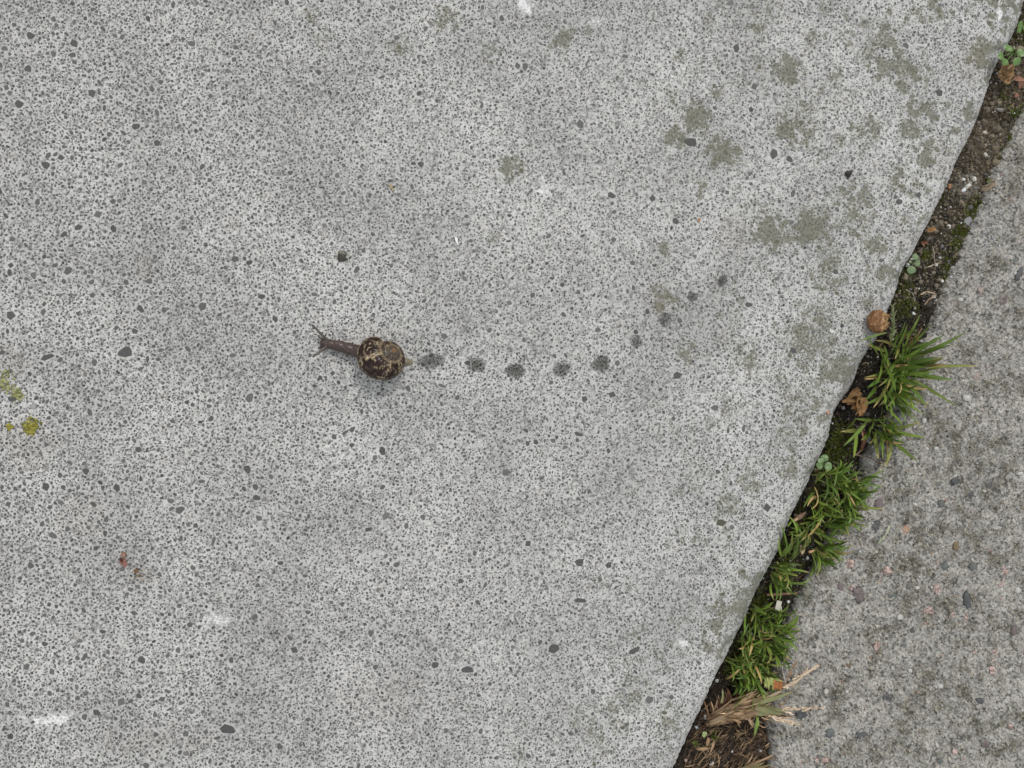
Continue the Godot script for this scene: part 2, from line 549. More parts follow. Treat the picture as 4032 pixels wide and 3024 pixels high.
	for n in total:
		var lead := n < seen.size()
		var big: float
		var long: float
		var px: float
		var py: float
		var turn := rng.randf() * TAU
		if lead:
			px = seen[n][0]
			py = seen[n][1]
			big = maxf(seen[n][2], seen[n][3])
			long = big / minf(seen[n][2], seen[n][3])
			turn = seen[n][4] + (PI / 2 if seen[n][3] > seen[n][2] else 0.0)
			if big < 8: continue
		else:
			px = rng.randf_range(-1900, 5600)
			py = rng.randf_range(-1600, 4600)
			var f := float(n) / total
			# large ones first, so that the small ones fill the gaps
			if f < 0.0004: big = rng.randf_range(28, 40)
			elif f < 0.0045: big = rng.randf_range(19, 28)
			elif f < 0.045: big = rng.randf_range(13, 19)
			elif f < 0.21: big = rng.randf_range(9, 13)
			elif f < 0.48: big = rng.randf_range(6.5, 9.5)
			else: big = rng.randf_range(3.8, 6.8)
			long = 1.15 + absf(rng.randfn()) * 0.65
			if rng.randf() < 0.14: long += 1.3
			big *= 1.0 + 0.22 * (1.0 - clampf(px / 2400.0, 0, 1))
			var patchy := noise_a.get_noise_2d(px * 0.0022, py * 0.0022)
			if big < 12 and patchy < -0.2 and rng.randf() < 0.15: continue
		long = minf(long, 3.2)
		var c := at(px, py)
		var d := (edge_at(slab_edge, c.z) - c.x) * 0.9
		if d < 0.0012: continue
		if d < 0.012 and rng.randf() > 0.55 + 0.4 * d / 0.012: continue
		var r1 := big * PX * 0.5
		var r2 := r1 / long
		# room for it?
		var gi := int((c.x - gx0) / cell)
		var gj := int((c.z - gz0) / cell)
		var reach := int(r1 / cell) + 1
		if gi < reach + 1 or gj < reach + 1 or gi >= gw - reach - 1 or gj >= gh - reach - 1: continue
		var ct := cos(turn)
		var snt := sin(turn)
		var free := occupied[gj * gw + gi] == 0
		if free:
			for q in 8:
				var u := cos(q * PI / 4) * r1 * 1.04
				var t := sin(q * PI / 4) * r2 * 1.04
				if occupied[(gj + int((u * snt + t * ct) / cell)) * gw + gi + int((u * ct - t * snt) / cell)]:
					free = false
					break
		if not free: continue
		for jj in range(-reach, reach + 1):
			for ii in range(-reach, reach + 1):
				var u := (ii * ct + jj * snt) * cell / r1
				var t := (-ii * snt + jj * ct) * cell / r2
				if u * u + t * t < 1.0: occupied[(gj + jj) * gw + gi + ii] = 1
		# colour: bluish, greenish and brownish greys
		var pick := rng.randf()
		var col: Color
		if lead: col = tint(0.105, 0.108, 0.108, 0.15)
		elif pick < 0.40: col = tint(0.094, 0.097, 0.099, 0.35)
		elif pick < 0.72: col = tint(0.095, 0.098, 0.092, 0.30)
		elif pick < 0.9: col = tint(0.135, 0.138, 0.134, 0.25)
		elif pick < 0.97: col = tint(0.048, 0.049, 0.052, 0.3)
		else: col = tint(0.20, 0.185, 0.165, 0.25)
		if big > 16: col = col.lerp(Color(0.135, 0.138, 0.138), rng.randf_range(0.15, 0.75))
		if big < 8.3 and not lead: col = col.lerp(Color(0.28, 0.28, 0.27), rng.randf_range(0.0, 0.45))
		var a := mask_at(algae_shade_mask, c.x, c.z)
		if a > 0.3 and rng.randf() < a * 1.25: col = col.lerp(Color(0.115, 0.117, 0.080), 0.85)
		var wm := mask_at(white_mask, c.x, c.z)
		if wm > 0.3 and rng.randf() < wm * 1.2: continue
		if d < 0.012: col = col.lerp(Color(0.34, 0.345, 0.35), 0.2)
		var y := slab_y(c.x, c.z)
		var nx := (y - slab_y(c.x + 0.0006, c.z)) / 0.0006
		var nz := (y - slab_y(c.x, c.z + 0.0006)) / 0.0006
		var up := Vector3(nx, 1, nz).normalized()
		var ax := Vector3(ct, 0, snt)
		ax = (ax - up * ax.dot(up)).normalized()
		var az := ax.cross(up)
		var thick := rng.randf_range(0.00007, 0.00016)
		var basis := Basis(ax * r1, up * thick, -az * r2 * (1 if rng.randf() < 0.5 else -1))
		var tr := Transform3D(basis, Vector3(c.x, y, c.z))
		var kind := rng.randi() % 8
		var inside := px > 0 and px < 4032 and py > 0 and py < 3024
		if inside and big > 17 and placed < 300:
			placed += 1
			var o := obj("stone_chip", shapes[kind], tinted(col, lead), slab)
			o.transform = tr
		else:
			where[kind].append(tr)
			cols[kind].append(col)
	for s in 8:
		multi("aggregate", shapes[s], stone_mat, where[s], cols[s], slab)


var tinted_store := {}
func tinted(c: Color, textured := false) -> StandardMaterial3D:
	# one of a few stone materials near the wanted tone
	var key := "%d_%d_%s" % [int(c.r * 60), int(c.b * 60), textured]
	if not tinted_store.has(key):
		var m := mat(c.linear_to_srgb(), 0.62, false, 0.4)
		if textured:
			m.albedo_texture = stone_print()
			m.uv1_triplanar = true
			m.uv1_world_triplanar = true
			m.uv1_scale = Vector3.ONE * 60.0
		tinted_store[key] = m
	return tinted_store[key]


var stone_tex: ImageTexture
func stone_print() -> ImageTexture:
	if stone_tex == null:
		var n := noise_bytes(256, 256, FastNoiseLite.TYPE_SIMPLEX_SMOOTH, 0.05, 4, 31)
		var d := PackedByteArray()
		d.resize(256 * 256 * 3)
		for k in 256 * 256:
			var q := 190 + n[k] / 4
			d[k * 3] = q
			d[k * 3 + 1] = q
			d[k * 3 + 2] = q
		stone_tex = picture(256, 256, d)
	return stone_tex


func chip_shape(s: int) -> ArrayMesh:
	# a cut stone face: an angular outline with a narrow sloping rim
	var sides: int = [4, 5, 6, 5, 7, 6, 8, 5][s]
	var v := PackedVector3Array()
	var r := PackedFloat32Array()
	for k in sides:
		r.append(rng.randf_range(0.72, 1.16))
	v.append(Vector3(0, 1, 0))
	for k in sides:
		var a := TAU * (k + rng.randf_range(-0.28, 0.28)) / sides
		v.append(Vector3(cos(a) * r[k] * 0.93, 1, sin(a) * r[k] * 0.93))
	for k in sides:
		v.append(Vector3(v[k + 1].x * 1.09, -1, v[k + 1].z * 1.09))
	var idx := PackedInt32Array()
	for k in sides:
		var a := 1 + k
		var b := 1 + (k + 1) % sides
		idx.append_array(PackedInt32Array([0, a, b, a, a + sides, b, b, a + sides, b + sides]))
	return raw_mesh(v, idx, PackedColorArray(), false)


# ---------------------------------------------------------------- the soil in the joint
func build_soil() -> void:
	var v := PackedVector3Array()
	var c := PackedColorArray()
	var z := -0.42
	var rows := 0
	var n := 70
	while z < 0.42:
		var e := edge_at(slab_edge, z) - 0.004
		var p := edge_at(pave_edge, z) + 0.006
		for j in n:
			var x := lerpf(e, p, j / (n - 1.0))
			v.append(Vector3(x, soil_y(x, z), z))
			c.append(soil_color(x, z))
		rows += 1
		z += 0.0007
	var m := mat(Color.WHITE, 0.9, true, 0.35)
	var soil := obj("soil", raw_mesh(v, sheet_index(rows, n), c), m)
	tag(soil, "dark damp soil and grit packed in the joint between slab and pavement", "", "", "structure")

	# crumbs and grit
	var shapes: Array[ArrayMesh] = []
	for s in 4:
		var b := ball(1, 0.75, 0.85, 0.35, s + 2, 4, 6, 0.3)
		shapes.append(raw_mesh(b[0], b[1], PackedColorArray(), false))
	var where: Array = [[], [], [], []]
	var cols: Array = [PackedColorArray(), PackedColorArray(), PackedColorArray(), PackedColorArray()]
	for k in 15000:
		var zz := rng.randf_range(-0.27, 0.27)
		var e := edge_at(slab_edge, zz)
		var p := edge_at(pave_edge, zz)
		var f := rng.randf()
		var x := lerpf(e + 0.0005, p + 0.001, f)
		var r := 0.00022 * exp(absf(rng.randfn()) * 0.62)
		var col := soil_color(x, zz)
		var pick := rng.randf()
		if pick < 0.035:
			col = tint(0.55, 0.55, 0.52, 0.3)
			r *= 1.1
		elif pick < 0.16: col = tint(0.20, 0.17, 0.13, 0.4)
		elif pick < 0.28: col = tint(0.12, 0.115, 0.11, 0.4)
		else: col = Color(col.r, col.g, col.b) * rng.randf_range(0.7, 1.7)
		if zz < -0.05:
			r *= rng.randf_range(1.0, 1.9)
			if rng.randf() < 0.4: col = tint(0.17, 0.14, 0.10, 0.5)
		col.a = 1.0
		var b := Basis.from_euler(Vector3(rng.randf() * TAU, rng.randf() * TAU, rng.randf() * TAU)).scaled(Vector3.ONE * r)
		var s := k % 4
		where[s].append(Transform3D(b, Vector3(x, soil_y(x, zz) + r * 0.3, zz)))
		cols[s].append(col)
	for s in 4:
		multi("soil_crumbs", shapes[s], mat(Color.WHITE, 0.75, true, 0.5), where[s], cols[s], soil)

	# moss
	var mv := PackedVector3Array()
	var mi := PackedInt32Array()
	for k in 7:
		var a := TAU * k / 7.0 + 0.3 * (k % 2)
		var o := Vector3(cos(a), 0, sin(a))
		var s := Vector3(-o.z, 0, o.x) * 0.26
		var hgt := 0.5 + 0.4 * (k % 3)
		var i := mv.size()
		mv.append_array(PackedVector3Array([o * 0.1 - s * 0.5, o * 0.1 + s * 0.5, o * 0.6 + s + Vector3.UP * hgt * 0.7, o * 0.6 - s + Vector3.UP * hgt * 0.7, o * 1.1 + Vector3.UP * hgt]))
		mi.append_array(PackedInt32Array([i, i + 1, i + 2, i, i + 2, i + 3, i + 3, i + 2, i + 4]))
	var moss_mesh := raw_mesh(mv, mi)
	var mw: Array = []
	var mc := PackedColorArray()
	for b in [[4010, 130, 26, 60, 420], [3975, 560, 14, 40, 160], [3945, 640, 16, 60, 260], [3850, 800, 40, 26, 330], [3820, 850, 30, 40, 200], [3790, 915, 22, 30, 260], [3760, 950, 30, 50, 360], [3640, 1010, 26, 30, 130], [3560, 1090, 20, 50, 260], [3545, 1170, 26, 60, 330], [3580, 1180, 40, 60, 160], [3720, 1060, 26, 60, 200], [3300, 1750, 60, 80, 900], [3250, 1850, 30, 60, 300], [3220, 1960, 26, 60, 220], [3150, 2060, 22, 60, 200], [3090, 2160, 22, 50, 160], [3000, 2370, 30, 40, 260], [2960, 2430, 26, 50, 250], [2920, 2560, 26, 60, 260], [2880, 2640, 24, 50, 200], [3700, 760, 20, 40, 100], [3950, 380, 30, 50, 90], [3080, 2300, 40, 60, 160], [3000, 2560, 60, 80, 300], [3240, 2080, 50, 120, 220], [3120, 2230, 50, 60, 160]]:
		for k in int(b[4]):
			var p := at(b[0] + rng.randfn() * b[2] * 0.6, b[1] + rng.randfn() * b[3] * 0.6, -0.01)
			var e := edge_at(slab_edge, p.z)
			var q := edge_at(pave_edge, p.z)
			if p.x < e + 0.0003 or p.x > q + 0.002: continue
			var r := rng.randf_range(0.00035, 0.0009)
			mw.append(Transform3D(Basis(Vector3.UP, rng.randf() * TAU).scaled(Vector3(r, r * rng.randf_range(0.7, 1.5), r)), Vector3(p.x, soil_y(p.x, p.z), p.z)))
			mc.append(tint(0.075, 0.095, 0.016, 0.45) if rng.randf() < 0.7 else tint(0.13, 0.14, 0.03, 0.4))
	var mm := mat(Color.WHITE, 0.8, true, 0.3)
	mm.backlight_enabled = true
	mm.backlight = Color(0.25, 0.28, 0.1)
	multi("moss", moss_mesh, mm, mw, mc, self, "low olive green moss on the soil of the joint")


func soil_color(x: float, z: float) -> Color:
	var t := smoothstep(-0.20, 0.0, z)                  # sandy and brown at the far end, black humus nearer
	var n := noise_b.get_noise_2d(x * 260.0, z * 260.0)
	var f := noise_c.get_noise_2d(x * 1400.0, z * 1400.0)
	var sandy := Color(0.092, 0.072, 0.048)
	var humus := Color(0.020, 0.017, 0.013)
	var c := sandy.lerp(humus, clampf(t + n * 0.6, 0, 1))
	if z > 0.165: c = c.lerp(Color(0.032, 0.023, 0.017), 0.6)
	# crumbled mortar shows in two places at the far end
	var m1 := at(3800, 735, -0.01)
	var m2 := at(3890, 570, -0.01)
	var here := Vector2(x, z)
	var w1 := smoothstep(0.014, 0.004, here.distance_to(Vector2(m1.x, m1.z)) + n * 0.006)
	var w2 := smoothstep(0.020, 0.006, here.distance_to(Vector2(m2.x, m2.z)) + n * 0.008)
	c = c.lerp(Color(0.20, 0.185, 0.155), w1 * 0.85).lerp(Color(0.155, 0.125, 0.088), w2 * 0.7)
	var k := clampf(1.0 + n * 0.5 + f * 0.8, 0.4, 2.2)
	return Color(c.r * k, c.g * k, c.b * k)


# ---------------------------------------------------------------- the rough pavement
func build_pavement() -> void:
	var w := 1024
	var h := 2048
	var tw := 0.26
	var th := 0.52
	var fine := noise_bytes(w, h, FastNoiseLite.TYPE_SIMPLEX, 0.26, 2, 21)
	var grain := noise_bytes(w, h, FastNoiseLite.TYPE_SIMPLEX_SMOOTH, 0.11, 2, 22)
	var mid := noise_bytes(w, h, FastNoiseLite.TYPE_SIMPLEX_SMOOTH, 0.02, 4, 23)
	var wide := noise_bytes(w, h, FastNoiseLite.TYPE_SIMPLEX_SMOOTH, 0.005, 3, 24)
	var cells := noise_bytes(w, h, FastNoiseLite.TYPE_CELLULAR, 0.16, 1, 25)
	var data := PackedByteArray()
	data.resize(w * h * 3)
	var bump := PackedByteArray()
	bump.resize(w * h)
	for k in w * h:
		var f := fine[k] / 255.0
		var g := grain[k] / 255.0
		var m := mid[k] / 255.0
		var q := wide[k] / 255.0
		var v := 0.285 * (0.0 + 1.2 * g + 0.9 * f) * (0.35 + 0.75 * m + 0.60 * q)
		var ce := cells[k]
		if ce > 226: v = lerpf(v, 0.50, 0.6)
		elif ce < 26: v *= 0.5
		# greenish brown film in the low, damp places
		var a := smoothstep(0.62, 0.9, (1.0 - m) * 0.8 + (1.0 - q) * 0.4)
		data[k * 3] = lut[clampi(int(v * lerpf(1.01, 0.80, a) * 2048), 0, 2048)]
		data[k * 3 + 1] = lut[clampi(int(v * lerpf(0.985, 0.77, a) * 2048), 0, 2048)]
		data[k * 3 + 2] = lut[clampi(int(v * lerpf(0.925, 0.64, a) * 2048), 0, 2048)]
		bump[k] = clampi(int(grain[k] * 0.55 + fine[k] * 0.4), 0, 255)
	var m := mat(Color.WHITE, 0.85, false, 0.4)
	m.albedo_texture = picture(w, h, data)
	m.heightmap_enabled = true
	m.heightmap_texture = picture(w, h, bump, Image.FORMAT_L8)
	m.heightmap_scale = 0.07
	var ds := PackedFloat32Array([-0.0004, -0.0002, 0.0])
	var d := 0.0006
	while d < 0.23:
		ds.append(d)
		d += 0.0009 if d < 0.2 else 0.004
	for far in [0.27, 0.35, 0.5, 0.8, 1.2, 1.7]:
		ds.append(far)
	var zs := PackedFloat32Array()
	var z := -1.6
	while z < 1.6:
		zs.append(z)
		z += 0.0009 if absf(z) < 0.26 else 0.02
	var v := PackedVector3Array()
	var uv := PackedVector2Array()
	for zz in zs:
		var e := edge_at(pave_edge, zz)
		for k in ds.size():
			var x := e + ds[k]
			var y: float = pave_y(x, zz) if k > 1 else [-0.046, -0.02][k]
			v.append(Vector3(x, y, zz))
			uv.append(Vector2(x / tw, (zz - y * 0.4) / th))
	var pave := obj("pavement", raw_mesh(v, sheet_index(zs.size(), ds.size()), PackedColorArray(), true, uv), m)
	tag(pave, "rough weathered concrete pavement with sandy grain and embedded pebbles", "", "", "structure")

	# loose-looking sand grains that stand out of the worn face
	var shapes: Array[ArrayMesh] = []
	for s in 3:
		var b := ball(1, 0.7, 0.85, 0.3, s + 11, 4, 6, 0.35)
		shapes.append(raw_mesh(b[0], b[1], PackedColorArray(), false))
	var where: Array = [[], [], []]
	var cols: Array = [PackedColorArray(), PackedColorArray(), PackedColorArray()]
	for k in 46000:
		var zz := rng.randf_range(-0.27, 0.27)
		var x := edge_at(pave_edge, zz) + rng.randf_range(0.0005, 0.24)
		if x > 0.42: continue
		var r := 0.00033 * exp(absf(rng.randfn()) * 0.38)
		var pick := rng.randf()
		var col: Color
		if pick < 0.36: col = tint(0.46, 0.44, 0.38, 0.3)
		elif pick < 0.5: col = tint(0.33, 0.28, 0.2, 0.3)
		elif pick < 0.83: col = tint(0.10, 0.095, 0.08, 0.4)
		elif pick < 0.87: col = tint(0.34, 0.2, 0.16, 0.3)
		elif pick < 0.95: col = tint(0.22, 0.23, 0.24, 0.3)
		else: col = tint(0.56, 0.55, 0.52, 0.2)
		var bs := Basis.from_euler(Vector3(rng.randf() * TAU, rng.randf() * TAU, rng.randf() * TAU)).scaled(Vector3.ONE * r)
		var s := k % 3
		where[s].append(Transform3D(bs, Vector3(x, pave_y(x, zz) + r * 0.05, zz)))
		cols[s].append(col)
	# the pale crust of grains beside the joint
	for k in 420:
		var p := at(3888 + rng.randfn() * 48, 890 + rng.randfn() * 62, -0.007)
		var r := rng.randf_range(0.0002, 0.00055)
		where[k % 3].append(Transform3D(Basis.from_euler(Vector3(rng.randf() * TAU, rng.randf() * TAU, 0)).scaled(Vector3.ONE * r), Vector3(p.x, pave_y(p.x, p.z) + r * 0.2, p.z)))
		cols[k % 3].append(tint(0.5, 0.52, 0.54, 0.25))
	for s in 3:
		multi("sand_grains", shapes[s], mat(Color.WHITE, 0.7, true, 0.5), where[s], cols[s], pave)

	# pebbles: px, py, width, height (photo pixels), turn, kind 0 dark 1 pink 2 pale 3 brown 4 green-grey 5 violet
	var list := [[3449, 2072, 30, 62, .2, 0], [3565, 2087, 30, 48, .5, 6], [3490, 2246, 44, 34, .2, 1], [3462, 2290, 16, 46, .6, 1], [3693, 2212, 30, 26, 0, 1], [3689, 2322, 28, 38, .2, 1], [3955, 2250, 34, 36, .1, 1], [3942, 2298, 28, 44, .2, 1], [3657, 2405, 52, 36, -.1, 1], [3751, 2420, 30, 30, 0, 1], [3802, 2430, 18, 34, 0, 1], [3653, 2460, 16, 32, 0, 1], [3447, 2539, 26, 36, .3, 1], [3915, 2566, 28, 30, 0, 1], [3905, 2600, 24, 34, 0, 1], [3834, 2566, 22, 26, .3, 1], [3608, 2313, 20, 16, 0, 2], [3537, 2427, 25, 24, 0, 2], [4006, 2324, 22, 28, .3, 2], [3827, 2203, 12, 12, 0, 2], [3805, 2362, 30, 66, -.15, 0], [3827, 2230, 34, 26, 0, 4], [3512, 2344, 40, 44, .3, 4], [3715, 2231, 30, 30, 0, 4], [3765, 2150, 26, 36, 0, 3], [3668, 2180, 16, 34, .5, 0], [3377, 2340, 50, 62, -.5, 5], [3352, 2318, 34, 30, -.3, 1], [3348, 2220, 34, 40, .2, 1], [3309, 2310, 30, 34, 0, 5], [3821, 1949, 40, 36, .2, 0], [3893, 1913, 32, 30, 0, 0], [3757, 1893, 30, 34, .6, 0], [3492, 2742, 46, 36, .1, 0], [3397, 2897, 54, 48, .3, 0], [3269, 2888, 40, 38, 0, 4], [3228, 2984, 30, 30, 0, 4], [3155, 2812, 44, 42, .2, 0], [3884, 2925, 40, 34, 0, 5], [3903, 2640, 26, 36, .1, 1], [3233, 2988, 60, 24, .15, 1], [3150, 2998, 14, 34, -.2, 1], [3365, 2334, 14, 14, .2, 2], [4012, 1863, 30, 18, 0, 2], [3760, 1874, 26, 14, -.6, 2], [3802, 1567, 34, 26, .1, 2], [3847, 1483, 34, 38, .5, 7], [3862, 1566, 12, 22, 0, 2], [3636, 1656, 18, 22, 0, 2], [3648, 1766, 16, 14, 0, 2], [3686, 1766, 18, 18, 0, 2], [3942, 1178, 44, 42, .4, 5], [3865, 1142, 26, 34, -.6, 7], [4010, 1085, 26, 60, .4, 0], [3992, 1029, 30, 26, 0, 4], [3600, 1985, 20, 14, 0, 2], [3560, 1955, 26, 28, 0, 4], [3460, 1985, 36, 50, .2, 5], [3540, 2010, 16, 36, .1, 4], [3920, 2080, 12, 10, .1, 2], [3700, 2700, 26, 20, 0, 2], [3580, 2640, 22, 18, 0, 2], [3960, 2760, 22, 18, 0, 2], [3330, 2720, 14, 12, 0, 2], [3480, 2950, 26, 16, .1, 4], [3620, 2880, 30, 26, .5, 3], [3990, 2480, 26, 44, .2, 5], [3960, 1330, 18, 14, .3, 2], [3880, 1250, 24, 20, .3, 4], [3780, 1180, 22, 18, .2, 2], [3700, 1980, 24, 30, .1, 4], [3190, 2640, 30, 26, .1, 5], [3280, 2560, 22, 26, .2, 4], [3980, 780, 22, 22, 0, 7], [3990, 940, 26, 20, 0, 4], [3760, 2960, 28, 24, .4, 1], [3700, 3000, 24, 20, .2, 4], [3980, 2860, 24, 20, .2, 1], [3340, 2620, 20, 16, .5, 3], [3560, 2540, 26, 22, .5, 4], [3250, 2720, 18, 22, .5, 2], [3590, 2480, 20, 22, .5, 0], [3860, 2760, 30, 24, .2, 0]]
	var tones := [Color(0.085, 0.088, 0.092), Color(0.33, 0.235, 0.21), Color(0.50, 0.495, 0.47), Color(0.19, 0.14, 0.085), Color(0.12, 0.135, 0.13), Color(0.155, 0.125, 0.125), Color(0.40, 0.26, 0.18), Color(0.34, 0.28, 0.25)]
	var pm := mat(Color.WHITE, 0.6, true, 0.5)
	for i in list.size():
		var p: Array = list[i]
		var q := at(p[0], p[1], -0.007)
		if q.x < edge_at(pave_edge, q.z) + 0.001: continue
		var rx: float = p[2] * PX * 0.54
		var rz: float = p[3] * PX * 0.54
		var kind: int = p[5]
		var b := ball(rx, minf(rx, rz) * (0.5 if kind != 2 else 0.8), rz, 0.30 if kind != 2 else 0.16, i + 1, 9, 14, 0.25)
		var pts: PackedVector3Array = b[0]
		var c := PackedColorArray()
		for s in pts:
			var nn := noise_b.get_noise_3dv(s * 700.0 + Vector3(i, i, i))
			var t: Color = tones[kind]
			if kind == 1 and nn > 0.12: t = Color(0.52, 0.40, 0.36)
			if kind == 1 and nn < -0.2: t = Color(0.22, 0.16, 0.14)
			t = t * (1.0 + nn * (0.5 if kind != 2 else 0.15))
			t.a = 1.0
			c.append(t)
		var o := obj("pebble", raw_mesh(pts, b[1], c), pm, pave)
		o.position = Vector3(q.x, pave_y(q.x, q.z) + minf(rx, rz) * (-0.18 if kind != 2 else 0.1), q.z)
		o.rotation.y = -float(p[4])


# ---------------------------------------------------------------- the snail
func build_snail() -> void:
	var base := at(1450, 1400)
	var t := thing("snail", "brown garden snail with a cream-flecked shell crawling across the pale slab", "snail", base)
	build_snail_body(t, base)
	build_shell(t, base)


func build_shell(t: Node3D, base: Vector3) -> void:
	var W := 2.0605
	var rho := 0.3451
	var ra := 0.4906
	var rc := 0.539
	var zeta := 0.72
	var tau := 0.7762
	var az := -0.6207
	var phi1 := 3.42
	var R := 0.0194
	var D := 0.86
	var sh := 1.5
	var grow := log(W) / TAU
	var axis := Vector3(sin(tau) * cos(az), cos(tau), sin(tau) * sin(az))
	var hinge := Vector3.UP.cross(axis).normalized()
	var e1 := Vector3.RIGHT.rotated(hinge, tau)
	var e2 := Vector3.BACK.rotated(hinge, tau)
	var turns := 4.6
	var rows := 1500
	var cols := 80
	var apex := at(1556, 1378, 0.0176)
	var v := PackedVector3Array()
	v.resize(rows * cols)
	var c := PackedColorArray()
	c.resize(rows * cols)
	for i in rows:
		var k := float(i) / (rows - 1)
		for j in cols:
			var a := TAU * j / cols
			var te := D * cos(a - sh) - D * 0.2
			var th := -turns * TAU + k * (turns * TAU + te)
			var g := exp(grow * th)
			var lip := 1.0 + 0.015 * smoothstep(te - 0.09, te, th)
			var rib := 1.0 + 0.006 * sin(th * 46.0 + noise_b.get_noise_1d(th * 2.0) * 8.0) * smoothstep(-9.0, -4.0, th)
			rib += 0.010 * noise_b.get_noise_3d(th * 2.4, cos(a) * 1.2, sin(a) * 1.2)
			var rr := g * (rho + ra * cos(a) * lip * rib)
			var hh := g * (-zeta + rc * sin(a) * lip * rib)
			var ang := phi1 + th
			v[i * cols + j] = apex - base + (e1 * (rr * cos(ang)) + e2 * (rr * sin(ang)) + axis * hh) * R
			c[i * cols + j] = shell_color(th, wrapf(a, -PI, PI), te)
	var m := mat(Color.WHITE, 0.27, true, 0.36)
	obj("shell", raw_mesh(v, sheet_index(rows, cols, true), c), m, t)


func shell_color(th: float, a: float, te: float) -> Color:
	var dark := Color(0.016, 0.008, 0.007)
	var violet := Color(0.030, 0.017, 0.018)
	var cream := Color(0.54, 0.44, 0.28)
	var tan := Color(0.125, 0.056, 0.022)
	# a: 0 at the widest girdle, about 1.2 at the seam above, negative below
	var wav := noise_b.get_noise_2d(th * 1.3 + 20.0, a * 2.2) * 0.30
	var n1 := noise_b.get_noise_2d((th + wav) * 5.2, a * 1.1 + 7.0)
	var n2 := noise_c.get_noise_2d((th + wav * 1.5) * 10.0, a * 3.2)
	var n3 := noise_c.get_noise_2d(th * 40.0, a * 9.0 + 3.0)
	var n4 := noise_b.get_noise_2d(th * 2.0 + 5.0, a * 3.0)
	var c := dark.lerp(violet, smoothstep(-0.25, 0.45, n4 + n3 * 0.35))
	c = c.lerp(tan, 0.25 * smoothstep(0.25, 0.6, n3 + n4 * 0.4))
	# brown band low on the whorl
	var low := smoothstep(-0.25, -0.6, a)
	c = c.lerp(tan, low * smoothstep(-0.20, 0.35, n2 + n4 * 0.6) * 0.7)
	# thin pale lines across the whorl, along its growth
	var phase := (th + wav * 0.5) * 7.2 + noise_b.get_noise_1d(th * 3.0) * 2.4
	var line := smoothstep(0.93, 0.985, sin(phase)) * smoothstep(-0.35, 0.1, n2 + 0.1)
	c = c.lerp(cream, line * 0.85)
	var thin := smoothstep(0.80, 0.97, sin((th + wav * 0.3) * 24.0)) * smoothstep(-0.6, -1.9, th) * smoothstep(-0.1, 0.25, n2)
	c = c.lerp(cream, thin * 0.45)
	# zigzag flecks, strongest on the younger part near the mouth
	var fleck := smoothstep(0.45, 0.50, n1 * 0.75 + n2 * 0.65) * lerpf(0.35, 1.0, smoothstep(-2.6, -0.9, th)) * smoothstep(-0.75, -0.2, a)
	c = c.lerp(cream, fleck * 0.8)
	# spiral lines near the girdle
	var spiral := smoothstep(0.82, 0.97, sin(a * 16.0 + wav * 5.0)) * smoothstep(-1.2, 0.1, th) * smoothstep(0.05, 0.3, n4 + 0.15)
	c = c.lerp(cream, spiral * 0.5)
	# the seam and the lip are pale
	var seam := smoothstep(1.30, 1.42, a)
	c = c.lerp(cream * 0.7, seam * 0.35)
	c = c.lerp(Color(0.34, 0.26, 0.15), smoothstep(te - 0.05, te - 0.01, th) * 0.8)
	# the old whorls are worn to a dull grey brown
	var old := smoothstep(-5.6, -7.2, th)
	var worn := Color(0.052, 0.040, 0.032).lerp(Color(0.095, 0.082, 0.068), smoothstep(-0.2, 0.4, n4 + n3 * 0.5))
	worn = worn.lerp(cream, 0.6 * smoothstep(0.88, 0.97, sin(th * 13.0)) * smoothstep(0.0, 0.3, n2))
	c = c.lerp(worn, old * 0.85)
	c = c.lerp(Color(0.22, 0.125, 0.05), smoothstep(-14.5, -17.5, th) * 0.7)
	var k := 1.0 + n3 * 0.45
	return Color(c.r * k, c.g * k, c.b * k)


